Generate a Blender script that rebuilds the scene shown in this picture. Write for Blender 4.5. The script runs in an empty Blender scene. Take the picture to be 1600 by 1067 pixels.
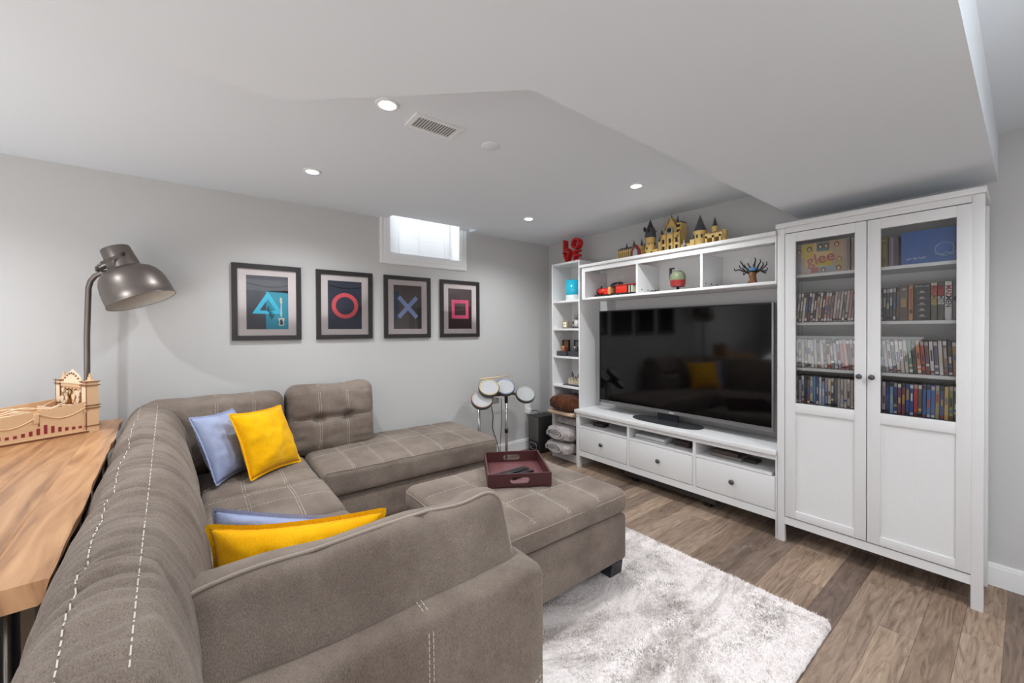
import bpy, bmesh, math, random
from mathutils import Vector, Matrix, noise
S = bpy.context.scene
COL = S.collection
random.seed(7)
PI = math.pi

# ------------------------------------------------------------------ camera, world, lights, exposure
cam = bpy.data.cameras.new('camera')
cam_ob = bpy.data.objects.new('camera', cam); COL.objects.link(cam_ob)
_yaw, _pit, _rol = 0.912641, 0.0083823, -0.0053455
_fw = Vector((-math.sin(_yaw)*math.cos(_pit), math.cos(_yaw)*math.cos(_pit), -math.sin(_pit)))
_rt = Vector((math.cos(_yaw), math.sin(_yaw), 0)); _up = _rt.cross(_fw)
_c, _s = math.cos(_rol), math.sin(_rol)
_rt, _up = _c*_rt+_s*_up, -_s*_rt+_c*_up
_m = Matrix((_rt, _up, -_fw)).transposed().to_4x4()
_m.translation = Vector((0.96582, -2.84114, 1.31919))
cam_ob.matrix_world = _m
cam.sensor_width = 36.0; cam.lens = 625.705/1600*36
cam.shift_y = -(533.5-521.18)/1600
cam.clip_start = 0.02
S.camera = cam_ob
S.view_settings.view_transform = 'Standard'; S.view_settings.look = 'None'
S.view_settings.gamma = 1; S.view_settings.use_curve_mapping = False
S.view_settings.exposure = 0.39
w = bpy.data.worlds.new('world'); S.world = w; w.use_nodes = True
w.node_tree.nodes['Background'].inputs[0].default_value = (0.93, 0.965, 1.0, 1)
w.node_tree.nodes['Background'].inputs[1].default_value = 1.0
try:
    S.cycles.max_bounces = 8; S.cycles.diffuse_bounces = 5
    S.cycles.use_denoising = True
    S.cycles.sample_clamp_indirect = 6
except Exception: pass

def area(name, loc, target, size, power, color=(1,1,1), sy=None):
    l = bpy.data.lights.new(name, 'AREA'); l.energy = power; l.color = color
    l.size = size
    if sy: l.shape = 'RECTANGLE'; l.size_y = sy
    o = bpy.data.objects.new(name, l); COL.objects.link(o); o.location = loc
    o.rotation_euler = (Vector(target)-Vector(loc)).to_track_quat('-Z','Y').to_euler()
    return o
def spot(name, loc, power, color=(1,.96,.9), ang=125, blend=.8, r=.03):
    l = bpy.data.lights.new(name, 'SPOT'); l.energy = power; l.color = color
    l.spot_size = math.radians(ang); l.spot_blend = blend; l.shadow_soft_size = r
    o = bpy.data.objects.new(name, l); COL.objects.link(o); o.location = loc
    return o
area('left_wall_fill', (.9,-5.3,1.45), (-2.4,-3.3,1.4), 1.8, 8, (.97,.985,1), 1.5)  # added fill area that brightens the left wall; no window is there
area('left_ceiling_fill', (-1.0,-4.9,.9), (-1.1,-4.2,3.0), 1.8, 22, (.97,.985,1))  # added upward fill for the left ceiling and wall; no lamp stands there
area('rear_ceiling_fill', (1.7,-4.4,.7), (1.0,-2.6,3.0), 2.0, 22, (.97,.985,1))  # unseen fill behind the camera, added to lift the ceilings
area('right_side_fill', (3.1,-3.0,1.25), (-1.0,-2.4,1.3), 2.4, 5, (.93,.965,1), 1.7)  # added soft side fill in front of the closed right wall
area('window_well_daylight', (-3.05,-1.19,2.45), (-2.466,-1.19,2.2), 1.0, 12, (.94,.97,1), .6)
for lx, ly, pw_ in ((-.735,-2.20,46),(-1.722,-2.3,33),(-1.729,-.566,33),(-.676,-.498,40)):
    spot('downlight_beam', (lx,ly,2.27), pw_, (.94,.975,1), 150, .9)
spot('left_downlight_beam', (-1.55,-4.1,2.27), 46, (.94,.975,1), 150, .9)
for lx, ly in ((-.6,-4.6),(1.5,-3.9),(2.6,-3.2)):
    spot('room_downlight_beam', (lx,ly,2.27 if lx>.9 or lx<-1 else 2.03), 18, (.94,.975,1))
_u = spot('right_ceiling_fill', (2.3,-2.0,1.5), 140, (.95,.975,1), 150, .6, .1); _u.rotation_euler = (math.pi, 0, 0)  # added upward fill beyond the right edge, brightens ceiling, soffit side and wall
spot('downlight_beam_over_floor', (1.35,-.75,2.27), 36, (.94,.975,1), 140, .9)

# ------------------------------------------------------------------ materials
def lin(c):
    c = c/255.0
    return c/12.92 if c <= .04045 else ((c+.055)/1.055)**2.4
def rgb(h):
    if isinstance(h, str): return (lin(int(h[0:2],16)), lin(int(h[2:4],16)), lin(int(h[4:6],16)), 1)
    return (lin(h[0]), lin(h[1]), lin(h[2]), 1)
_mats = {}
def M(name, col, rough=.5, metal=0, bump=0, scale=40, var=0, spec=.5, coat=0, stretch=None):
    if name in _mats: return _mats[name]
    m = bpy.data.materials.new(name); m.use_nodes = True; _mats[name] = m
    nt = m.node_tree; b = nt.nodes['Principled BSDF']
    c = rgb(col)
    b.inputs['Base Color'].default_value = c
    b.inputs['Roughness'].default_value = rough; b.inputs['Metallic'].default_value = metal
    b.inputs['Specular IOR Level'].default_value = spec
    if coat: b.inputs['Coat Weight'].default_value = coat; b.inputs['Coat Roughness'].default_value = .05
    if bump or var:
        tc = nt.nodes.new('ShaderNodeTexCoord'); mp = nt.nodes.new('ShaderNodeMapping')
        nt.links.new(tc.outputs['Object'], mp.inputs[0])
        mp.inputs['Scale'].default_value = stretch or (1,1,1)
        n = nt.nodes.new('ShaderNodeTexNoise'); n.inputs['Scale'].default_value = scale; n.inputs['Detail'].default_value = 5
        nt.links.new(mp.outputs[0], n.inputs['Vector'])
        if var:
            mx = nt.nodes.new('ShaderNodeMix'); mx.data_type = 'RGBA'
            nt.links.new(n.outputs['Fac'], mx.inputs['Factor'])
            mx.inputs['A'].default_value = tuple(max(0, x*(1-var)) for x in c[:3])+(1,)
            mx.inputs['B'].default_value = tuple(min(1, x*(1+var)) for x in c[:3])+(1,)
            nt.links.new(mx.outputs['Result'], b.inputs['Base Color'])
        if bump:
            bp = nt.nodes.new('ShaderNodeBump'); bp.inputs['Strength'].default_value = bump; bp.inputs['Distance'].default_value = .002
            nt.links.new(n.outputs['Fac'], bp.inputs['Height']); nt.links.new(bp.outputs[0], b.inputs['Normal'])
    return m
def EMIT(name, col, strength):
    m = bpy.data.materials.new(name); m.use_nodes = True; b = m.node_tree.nodes['Principled BSDF']
    b.inputs['Emission Color'].default_value = rgb(col); b.inputs['Emission Strength'].default_value = strength
    b.inputs['Base Color'].default_value = rgb(col); _mats[name] = m
    return m
def GLASS(name, rough=0.0, tint=(1,1,1), ior=1.45):
    """thin pane: mostly clear with a fresnel reflection, so light still passes"""
    m = bpy.data.materials.new(name); m.use_nodes = True; nt = m.node_tree
    nt.nodes.remove(nt.nodes['Principled BSDF']); out = nt.nodes['Material Output']
    t = nt.nodes.new('ShaderNodeBsdfTransparent'); t.inputs[0].default_value = (*tint,1)
    g = nt.nodes.new('ShaderNodeBsdfGlossy'); g.inputs['Roughness'].default_value = rough
    f = nt.nodes.new('ShaderNodeFresnel'); f.inputs[0].default_value = ior
    x = nt.nodes.new('ShaderNodeMixShader')
    nt.links.new(f.outputs[0], x.inputs[0]); nt.links.new(t.outputs[0], x.inputs[1]); nt.links.new(g.outputs[0], x.inputs[2])
    nt.links.new(x.outputs[0], out.inputs[0]); _mats[name] = m
    return m

WALL = M('wall_paint', 'c6c5c4', .9, bump=.15, scale=180, spec=.2)
CEIL = M('ceiling_paint', 'e3e8ed', .95, bump=.1, scale=150, spec=.15)
TRIM = M('trim_white', 'ebebeb', .45)
WHITE = M('white_stained_wood', 'dad9d9', .42, bump=.25, scale=14, var=.035, stretch=(18,18,1.2))
WHITEH = M('white_stained_wood_horizontal', 'dad9d9', .42, bump=.25, scale=14, var=.035, stretch=(1.2,18,18))
BILLY = M('white_foil', 'e2e1e1', .45)
BACKP = M('white_back_panel', 'e4e2e0', .6)
KNOB = M('dark_grey_metal_knob', '55555a', .4, .6)
GLASSM = GLASS('cabinet_glass')
PICGLASS = GLASS('picture_glass', 0.01, ior=1.3)

def fabric_mat(name, col, col2, fine=900, strength=.5, blot=3.0, weave=.3):
    m = bpy.data.materials.new(name); m.use_nodes = True; _mats[name] = m
    nt = m.node_tree; b = nt.nodes['Principled BSDF']; L = nt.links.new
    tc = nt.nodes.new('ShaderNodeTexCoord')
    n1 = nt.nodes.new('ShaderNodeTexNoise'); n1.inputs['Scale'].default_value = blot; n1.inputs['Detail'].default_value = 6; n1.inputs['Roughness'].default_value = .65
    L(tc.outputs['Object'], n1.inputs['Vector'])
    mp = nt.nodes.new('ShaderNodeMapping'); mp.inputs['Scale'].default_value = (1,1,.22); L(tc.outputs['Object'], mp.inputs[0])
    n2 = nt.nodes.new('ShaderNodeTexNoise'); n2.inputs['Scale'].default_value = fine*.55; n2.inputs['Detail'].default_value = 2
    L(mp.outputs[0], n2.inputs['Vector'])
    mx = nt.nodes.new('ShaderNodeMix'); mx.data_type = 'RGBA'
    rp = nt.nodes.new('ShaderNodeMapRange'); rp.inputs[1].default_value = .36; rp.inputs[2].default_value = .64
    L(n1.outputs['Fac'], rp.inputs[0]); L(rp.outputs[0], mx.inputs['Factor'])
    mx.inputs['A'].default_value = rgb(col); mx.inputs['B'].default_value = rgb(col2)
    hs = nt.nodes.new('ShaderNodeMix'); hs.data_type = 'RGBA'; hs.blend_type = 'MULTIPLY'; hs.inputs['Factor'].default_value = weave
    cr = nt.nodes.new('ShaderNodeMapRange'); cr.inputs[1].default_value = .28; cr.inputs[2].default_value = .72; cr.inputs[3].default_value = .40; cr.inputs[4].default_value = 1.32
    L(n2.outputs['Fac'], cr.inputs[0]); L(mx.outputs['Result'], hs.inputs['A']); L(cr.outputs[0], hs.inputs['B'])
    L(hs.outputs['Result'], b.inputs['Base Color'])
    b.inputs['Roughness'].default_value = .95; b.inputs['Specular IOR Level'].default_value = .15
    b.inputs['Sheen Weight'].default_value = .12; b.inputs['Sheen Roughness'].default_value = .45
    bp = nt.nodes.new('ShaderNodeBump'); bp.inputs['Strength'].default_value = strength; bp.inputs['Distance'].default_value = .0012
    L(n2.outputs['Fac'], bp.inputs['Height']); L(bp.outputs[0], b.inputs['Normal'])
    return m
SOFA = fabric_mat('taupe_microsuede', '75685f', '918479', 1000, .6, 3.4, .62)
STITCH = M('cream_thread', 'd9d2c6', .9)
PIPING = fabric_mat('taupe_piping', 'a09388', 'ad9f94')
YEL = fabric_mat('mustard_linen', 'f2ae00', 'fabd10', 700, .35, 5)
BLUE = fabric_mat('periwinkle_linen', '95a0c4', 'a5aecb', 700, .35, 5)
def wood_floor():
    m = bpy.data.materials.new('grey_brown_vinyl_plank'); m.use_nodes = True; nt = m.node_tree; b = nt.nodes['Principled BSDF']; L = nt.links.new
    oi = nt.nodes.new('ShaderNodeObjectInfo'); tc = nt.nodes.new('ShaderNodeTexCoord')
    mul = nt.nodes.new('ShaderNodeMath'); mul.operation = 'MULTIPLY'; mul.inputs[1].default_value = 37.0; L(oi.outputs['Random'], mul.inputs[0])
    add = nt.nodes.new('ShaderNodeVectorMath'); add.operation = 'ADD'
    cb = nt.nodes.new('ShaderNodeCombineXYZ'); L(mul.outputs[0], cb.inputs[0]); L(mul.outputs[0], cb.inputs[1])
    L(tc.outputs['Object'], add.inputs[0]); L(cb.outputs[0], add.inputs[1])
    mp = nt.nodes.new('ShaderNodeMapping'); mp.inputs['Scale'].default_value = (9,1.0,1); L(add.outputs[0], mp.inputs[0])
    n = nt.nodes.new('ShaderNodeTexNoise'); n.inputs['Scale'].default_value = 2.6; n.inputs['Detail'].default_value = 10; n.inputs['Distortion'].default_value = 2.4; n.inputs['Roughness'].default_value = .62
    L(mp.outputs[0], n.inputs['Vector'])
    mp2 = nt.nodes.new('ShaderNodeMapping'); mp2.inputs['Scale'].default_value = (60,2.0,1); L(add.outputs[0], mp2.inputs[0])
    n2 = nt.nodes.new('ShaderNodeTexNoise'); n2.inputs['Scale'].default_value = 3; n2.inputs['Detail'].default_value = 4; L(mp2.outputs[0], n2.inputs['Vector'])
    r0 = nt.nodes.new('ShaderNodeValToRGB'); L(oi.outputs['Random'], r0.inputs[0])
    e = r0.color_ramp.elements; e[0].color = rgb('7c6859'); e[1].color = rgb('ae9782')
    for p, c in ((.22,'a28b77'),(.42,'867365'),(.6,'716055'),(.8,'988372')): x = e.new(p); x.color = rgb(c)
    r1 = nt.nodes.new('ShaderNodeValToRGB'); L(n.outputs['Fac'], r1.inputs[0])
    e = r1.color_ramp.elements; e[0].position = .32; e[0].color = (.38,.34,.32,1); e[1].position = .66; e[1].color = (1.22,1.22,1.24,1)
    x = e.new(.48); x.color = (.86,.84,.83,1)
    mx = nt.nodes.new('ShaderNodeMix'); mx.data_type = 'RGBA'; mx.blend_type = 'MULTIPLY'; mx.inputs['Factor'].default_value = .85
    L(r0.outputs[0], mx.inputs['A']); L(r1.outputs[0], mx.inputs['B'])
    r2 = nt.nodes.new('ShaderNodeMapRange'); r2.inputs[3].default_value = .62; r2.inputs[4].default_value = 1.36; L(n2.outputs['Fac'], r2.inputs[0])
    m2 = nt.nodes.new('ShaderNodeMix'); m2.data_type = 'RGBA'; m2.blend_type = 'MULTIPLY'; m2.inputs['Factor'].default_value = .8
    L(mx.outputs['Result'], m2.inputs['A']); L(r2.outputs[0], m2.inputs['B']); L(m2.outputs['Result'], b.inputs['Base Color'])
    b.inputs['Roughness'].default_value = .5; b.inputs['Specular IOR Level'].default_value = .35
    bp = nt.nodes.new('ShaderNodeBump'); bp.inputs['Strength'].default_value = .15; bp.inputs['Distance'].default_value = .001
    L(n2.outputs['Fac'], bp.inputs['Height']); L(bp.outputs[0], b.inputs['Normal'])
    return m
PLANK = wood_floor()
def table_wood():
    m = bpy.data.materials.new('oiled_acacia_wood'); m.use_nodes = True; nt = m.node_tree; b = nt.nodes['Principled BSDF']; L = nt.links.new
    oi = nt.nodes.new('ShaderNodeObjectInfo'); tc = nt.nodes.new('ShaderNodeTexCoord')
    mul = nt.nodes.new('ShaderNodeMath'); mul.operation = 'MULTIPLY'; mul.inputs[1].default_value = 23.0; L(oi.outputs['Random'], mul.inputs[0])
    add = nt.nodes.new('ShaderNodeVectorMath'); add.operation = 'ADD'
    cb = nt.nodes.new('ShaderNodeCombineXYZ'); L(mul.outputs[0], cb.inputs[0]); L(mul.outputs[0], cb.inputs[1])
    L(tc.outputs['Object'], add.inputs[0]); L(cb.outputs[0], add.inputs[1])
    mp = nt.nodes.new('ShaderNodeMapping'); mp.inputs['Scale'].default_value = (1.1,9,3); L(add.outputs[0], mp.inputs[0])
    n = nt.nodes.new('ShaderNodeTexNoise'); n.inputs['Scale'].default_value = 2.0; n.inputs['Detail'].default_value = 7; n.inputs['Distortion'].default_value = 1.2
    L(mp.outputs[0], n.inputs['Vector'])
    r1 = nt.nodes.new('ShaderNodeValToRGB'); L(n.outputs['Fac'], r1.inputs[0])
    e = r1.color_ramp.elements; e[0].position = .28; e[0].color = rgb('80583a'); e[1].position = .72; e[1].color = rgb('c79a70')
    x = e.new(.5); x.color = rgb('ae8059')
    hs = nt.nodes.new('ShaderNodeHueSaturation'); L(r1.outputs[0], hs.inputs['Color'])
    mr = nt.nodes.new('ShaderNodeMapRange'); mr.inputs[3].default_value = .78; mr.inputs[4].default_value = 1.16; L(oi.outputs['Random'], mr.inputs[0]); L(mr.outputs[0], hs.inputs['Value'])
    L(hs.outputs[0], b.inputs['Base Color']); b.inputs['Roughness'].default_value = .33
    return m
TABLEW = table_wood()
def rug_mat():
    m = bpy.data.materials.new('mottled_grey_shag'); m.use_nodes = True; nt = m.node_tree; b = nt.nodes['Principled BSDF']; L = nt.links.new
    tc = nt.nodes.new('ShaderNodeTexCoord')
    mp = nt.nodes.new('ShaderNodeMapping'); mp.inputs['Scale'].default_value = (2.2,1.1,.01); mp.inputs['Rotation'].default_value = (0,0,.5); L(tc.outputs['Object'], mp.inputs[0])
    n = nt.nodes.new('ShaderNodeTexNoise'); n.inputs['Scale'].default_value = 1.25; n.inputs['Detail'].default_value = 7; n.inputs['Roughness'].default_value = .72; n.inputs['Distortion'].default_value = .9
    L(mp.outputs[0], n.inputs['Vector'])
    r = nt.nodes.new('ShaderNodeValToRGB'); L(n.outputs['Fac'], r.inputs[0])
    e = r.color_ramp.elements; e[0].position = .34; e[0].color = rgb('a89d98'); e[1].position = .485; e[1].color = rgb('f6eeec')
    x = e.new(.42); x.color = rgb('cdc4c0')
    n2 = nt.nodes.new('ShaderNodeTexNoise'); n2.inputs['Scale'].default_value = 130; n2.inputs['Detail'].default_value = 3; L(tc.outputs['Object'], n2.inputs['Vector'])
    cr = nt.nodes.new('ShaderNodeMapRange'); cr.inputs[1].default_value = .3; cr.inputs[2].default_value = .7; cr.inputs[3].default_value = .62; cr.inputs[4].default_value = 1.15; L(n2.outputs['Fac'], cr.inputs[0])
    mx = nt.nodes.new('ShaderNodeMix'); mx.data_type = 'RGBA'; mx.blend_type = 'MULTIPLY'; mx.inputs['Factor'].default_value = .45
    L(r.outputs[0], mx.inputs['A']); L(cr.outputs[0], mx.inputs['B']); L(mx.outputs['Result'], b.inputs['Base Color'])
    b.inputs['Roughness'].default_value = 1; b.inputs['Specular IOR Level'].default_value = .05
    bp = nt.nodes.new('ShaderNodeBump'); bp.inputs['Strength'].default_value = .8; bp.inputs['Distance'].default_value = .006
    L(n2.outputs['Fac'], bp.inputs['Height']); L(bp.outputs[0], b.inputs['Normal'])
    return m
RUG = rug_mat()

# ------------------------------------------------------------------ mesh helpers
class MB:
    def __init__(s): s.bm = bmesh.new(); s.mats = []
    def _mi(s, mat):
        if mat not in s.mats: s.mats.append(mat)
        return s.mats.index(mat)
    def _tag(s, faces, mat, smooth=False):
        i = s._mi(mat)
        for f in faces: f.material_index = i; f.smooth = smooth
    def box(s, x0, x1, y0, y1, z0, z1, mat, bev=0, mtx=None, seg=2):
        t = bmesh.new(); bmesh.ops.create_cube(t, size=1)
        for v in t.verts: v.co = Vector(((x0+x1)/2+v.co.x*abs(x1-x0), (y0+y1)/2+v.co.y*abs(y1-y0), (z0+z1)/2+v.co.z*abs(z1-z0)))
        if bev: bmesh.ops.bevel(t, geom=t.edges[:], offset=bev, segments=seg, profile=.6, affect='EDGES')
        return s._merge(t, mat, bool(bev) and seg > 1, mtx)
    def _merge(s, t, mat, smooth=False, mtx=None):
        if mtx is not None: bmesh.ops.transform(t, matrix=mtx, verts=t.verts)
        me = bpy.data.meshes.new('tmp'); t.to_mesh(me); t.free()
        n = len(s.bm.faces); s.bm.from_mesh(me); bpy.data.meshes.remove(me)
        s.bm.faces.ensure_lookup_table(); s._tag(s.bm.faces[n:], mat, smooth)
        return s
    def cyl(s, p0, p1, r0, r1=None, mat=None, n=16, caps=True, smooth=True):
        r1 = r0 if r1 is None else r1
        p0 = Vector(p0); p1 = Vector(p1); d = p1-p0
        t = bmesh.new(); bmesh.ops.create_cone(t, cap_ends=caps, segments=n, radius1=max(r0,1e-5), radius2=max(r1,1e-5), depth=d.length)
        q = d.to_track_quat('Z','Y').to_matrix().to_4x4(); q.translation = (p0+p1)/2
        s._merge(t, mat, False, q)
        if smooth:
            for f in s.bm.faces[-(n+2 if caps else n):]:
                if len(f.verts) == 4: f.smooth = True
        return s
    def lathe(s, prof, mat, origin=(0,0,0), axis=(0,0,1), n=24, smooth=True):
        q = Vector(axis).normalized().to_track_quat('Z','Y').to_matrix().to_4x4(); q.translation = Vector(origin)
        rings = []; i = s._mi(mat)
        for r, z in prof:
            rings.append([s.bm.verts.new(q @ Vector((r*math.cos(2*PI*k/n), r*math.sin(2*PI*k/n), z))) for k in range(n)])
        for a, b in zip(rings, rings[1:]):
            for k in range(n):
                f = s.bm.faces.new((a[k], a[(k+1)%n], b[(k+1)%n], b[k])); f.smooth = smooth; f.material_index = i
        return s
    def tube(s, pts, r, mat, n=8, closed=False):
        pts = [Vector(p) for p in pts]; rings = []; i = s._mi(mat); N = len(pts)
        up = None
        for k, p in enumerate(pts):
            a = pts[(k-1) % N] if (closed or k > 0) else p; b = pts[(k+1) % N] if (closed or k < N-1) else p
            d = (b-a).normalized()
            if up is None: up = d.orthogonal().normalized()
            up = (up - d*up.dot(d)).normalized(); side = d.cross(up)
            rr = r[k] if isinstance(r, (list,tuple)) else r
            rings.append([s.bm.verts.new(p+rr*(math.cos(2*PI*j/n)*up+math.sin(2*PI*j/n)*side)) for j in range(n)])
        for k in range(N if closed else N-1):
            a, b = rings[k], rings[(k+1) % N]
            for j in range(n):
                f = s.bm.faces.new((a[j], a[(j+1)%n], b[(j+1)%n], b[j])); f.smooth = True; f.material_index = i
        if not closed:
            for rg, rev in ((rings[0], True), (rings[-1], False)):
                f = s.bm.faces.new(rg[::-1] if rev else rg); f.material_index = i
        return s
    def prism(s, poly, d0, d1, mat, mtx):
        """poly in local XY, extruded along local Z from d0 to d1, then mtx"""
        i = s._mi(mat)
        a = [s.bm.verts.new(mtx @ Vector((x, y, d0))) for x, y in poly]; b = [s.bm.verts.new(mtx @ Vector((x, y, d1))) for x, y in poly]
        fs = [s.bm.faces.new(a[::-1]), s.bm.faces.new(b)]
        for k in range(len(poly)):
            j = (k+1) % len(poly); fs.append(s.bm.faces.new((a[k], a[j], b[j], b[k])))
        for f in fs: f.material_index = i
        return s
    def strip(s, rows, mat, close_u=False, smooth=True):
        i = s._mi(mat); V = [[s.bm.verts.new(p) for p in r] for r in rows]
        for a, b in zip(V, V[1:]):
            n = len(a)
            for k in range(n if close_u else n-1):
                f = s.bm.faces.new((a[k], a[(k+1)%n], b[(k+1)%n], b[k])); f.smooth = smooth; f.material_index = i
        return V
    def mesh(s, me, mat, mtx):
        t = bmesh.new(); t.from_mesh(me); return s._merge(t, mat, False, mtx)
    def build(s, name, parent=None, origin=None, recalc=True):
        if recalc: bmesh.ops.recalc_face_normals(s.bm, faces=s.bm.faces)
        if origin is None and parent is None:
            zs = [v.co for v in s.bm.verts]
            origin = Vector((sum(v.x for v in zs)/len(zs), sum(v.y for v in zs)/len(zs), min(v.z for v in zs)))
        if origin is not None:
            for v in s.bm.verts: v.co -= Vector(origin)
        me = bpy.data.meshes.new(name); s.bm.to_mesh(me); s.bm.free()
        for m in s.mats: me.materials.append(m)
        o = bpy.data.objects.new(name, me); COL.objects.link(o)
        if parent is not None:
            o.parent = parent; o.matrix_parent_inverse = world_inv(parent)
            if origin is not None: o.location = origin
        elif origin is not None: o.location = origin
        return o
_W = {}
def world_inv(p):
    m = Matrix.Identity(4); chain = []
    while p is not None: chain.append(p); p = p.parent
    for q in reversed(chain): m = m @ q.matrix_parent_inverse @ q.matrix_basis if q.parent else q.matrix_basis.copy()
    return m.inverted()
def thing(name, loc, label, cat, group=None):
    o = bpy.data.objects.new(name, None); COL.objects.link(o); o.location = loc; o.empty_display_size = .05
    return tag(o, label, cat, group)
def tag(o, label, cat, group=None):
    o['label'] = label; o['category'] = cat
    if group: o['group'] = group
    return o
def structure(o): o['kind'] = 'structure'; return o
def stuff(o): o['kind'] = 'stuff'; return o
def box1(name, dims, mat, parent=None, bev=0, seg=2):
    return MB().box(*dims, mat, bev, None, seg).build(name, parent)
_txt = {}
def text_mesh(t, size=1.0, align='CENTER', extr=0.0, bold=0.0):
    key = (t, size, align, extr, bold)
    if key in _txt: return _txt[key]
    c = bpy.data.curves.new('t', 'FONT'); c.body = t; c.size = size; c.align_x = align; c.align_y = 'CENTER'; c.extrude = extr; c.offset = bold
    c.resolution_u = 3
    o = bpy.data.objects.new('t', c); COL.objects.link(o)
    dg = bpy.context.evaluated_depsgraph_get(); dg.update()
    me = bpy.data.meshes.new_from_object(o.evaluated_get(dg))
    bpy.data.objects.remove(o); bpy.data.curves.remove(c)
    _txt[key] = me; return me
def frame_mtx(origin, xa, ya, za=None):
    xa = Vector(xa).normalized(); ya = Vector(ya).normalized(); za = xa.cross(ya) if za is None else Vector(za)
    m = Matrix((xa, ya, za)).transposed().to_4x4(); m.translation = Vector(origin); return m
def nz(x, y=0, z=0): return noise.noise(Vector((x, y, z)))

# ------------------------------------------------------------------ SETTING
XL, WY, ZC, ZB, XR = -2.466, 0.359, 2.298, 2.0626, 0.8636
XE, YF = 3.2, -6.0
# floor: base slab plus individual planks
fl = structure(box1('floor', (XL-.1, XE+.1, YF-.1, WY+.1, -.12, -.004), M('subfloor_plank_tone', '86725f', .5)))
pw = .1155
rowlen = .94
pm = {}
k0 = int(math.floor((XL+.02)/pw)); k1 = int(2.2/pw)
for k in range(k0, k1+1):
    x0 = -.02+k*pw
    if x0+pw < XL or x0 > 2.2: continue
    off = (k*0.377) % 1.0
    y = WY+.0-off*rowlen
    segs = []; top = WY
    while top > -2.3:
        lo = max(y, -2.6) if y < top-.05 else None
        if lo is None: y -= rowlen; continue
        segs.append((lo, top)); top = lo; y -= rowlen
    for lo, hi in segs:
        if k < -15 and hi < -1.4: continue
        ln = hi-lo
        key = round(ln, 3)
        if key not in pm:
            mb = MB(); mb.box(-pw/2+.0003, pw/2-.0003, -ln/2+.0003, ln/2-.0003, -.004, 0, PLANK, .0006, None, 1)
            o = mb.build('plank', fl, origin=(0,0,0)); pm[key] = o.data
        else:
            o = bpy.data.objects.new('plank', pm[key]); COL.objects.link(o); o.parent = fl; o.matrix_parent_inverse = world_inv(fl)
        o.location = (x0+pw/2, (lo+hi)/2, 0)
# walls
wl = MB()
wy0, wy1, wz0 = -1.545, -.83, 1.985          # window opening
wl.box(XL-.25, XL, YF, wy0, 0, ZC+.3, WALL); wl.box(XL-.25, XL, wy1, WY, 0, ZC+.3, WALL); wl.box(XL-.25, XL, wy0, wy1, 0, wz0, WALL)
structure(wl.build('wall_left', origin=(XL,-2.8,0)))
structure(box1('wall_back', (XL-.25, XE+.1, WY, WY+.1, 0, ZC+.3), WALL))
structure(box1('wall_right', (XE, XE+.1, YF, WY, 0, ZC+.3), WALL))
structure(box1('wall_front', (XL-.25, XE+.1, YF-.1, YF, 0, ZC+.3), WALL))
# ceiling with a lightwell cut in front of the window, and the dropped soffit
ry0, ry1, rx = -1.56, -.72, XL+.13
ce = MB()
ce.box(rx, XE+.1, YF, WY+.1, ZC, ZC+.1, CEIL); ce.box(XL-.0, rx, YF, ry0, ZC, ZC+.1, CEIL); ce.box(XL-.0, rx, ry1, WY+.1, ZC, ZC+.1, CEIL)
ce = structure(ce.build('ceiling', origin=(0,-2.8,ZC)))
rc = MB()
rc.box(rx, rx+.02, ry0, ry1, ZC+.1, ZC+.34, CEIL); rc.box(XL-.25, rx+.02, ry0-.02, ry0, ZC+.1, ZC+.34, CEIL); rc.box(XL-.25, rx+.02, ry1, ry1+.02, ZC+.1, ZC+.34, CEIL)
rc.box(XL-.25, rx+.02, ry0, ry1, ZC+.32, ZC+.36, CEIL)
rc.build('window_recess', ce)
so = MB()
so.prism([(.01,WY), (.02,-2.03), (-.1,-2.163), (-.502,-2.62), (-.53,YF), (XR,YF), (XR,WY)], ZB, ZC+.01, CEIL, Matrix.Identity(4))
so.build('soffit', ce)
def baseboard(name, x0, x1, y0, y1, axis):
    mb = MB(); h = .115
    if axis == 'x':
        mb.box(x0, x1, y0, y1, 0, h-.02, TRIM); mb.box(x0, x1, y0+.004, y1, h-.02, h-.006, TRIM); mb.box(x0, x1, y0+.008, y1, h-.006, h, TRIM)
    else:
        mb.box(x0, x1, y0, y1, 0, h-.02, TRIM); mb.box(x0, x1-.004, y0, y1, h-.02, h-.006, TRIM); mb.box(x0, x1-.008, y0, y1, h-.006, h, TRIM)
    return structure(mb.build(name))
baseboard('baseboard_back', XL, XE, WY-.014, WY, 'x')
baseboard('baseboard_left', XL, XL+.014, YF, WY-.014, 'y')
structure(box1('baseboard_right', (XE-.014, XE, YF+.014, WY-.014, 0, .115), TRIM, None, .003))
structure(box1('baseboard_front', (XL+.014, XE-.014, YF, YF+.014, 0, .115), TRIM, None, .003))

# window in the left wall
win = thing('window_1', (XL, (wy0+wy1)/2, wz0), 'small white basement window with a closed slatted blind, high above the pictures', 'window')
structure(win)
cs = MB(); ox = XL+.016; a0, a1, b0 = -1.627, -.762, 1.907; zt = ZC+.001
wi0, wi1, zi = wy0+.006, wy1-.006, wz0+.004
cs.box(XL, ox, a0, wi0, b0, zt, TRIM); cs.box(XL, ox, wi1, a1, b0, zt, TRIM); cs.box(XL, ox, wi0, wi1, b0, zi, TRIM)
for d in (0, .032):
    cs.box(ox, ox+.006, a0+.008+d, a0+.020+d, b0+.008+d, zt, TRIM); cs.box(ox, ox+.006, a1-.020-d, a1-.008-d, b0+.008+d, zt, TRIM); cs.box(ox, ox+.006, a0+.020+d, a1-.020-d, b0+.008+d, b0+.020+d, TRIM)
cs.build('casing', win)
jb = MB(); dx = XL-.20; wt = ZC+.28
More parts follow.
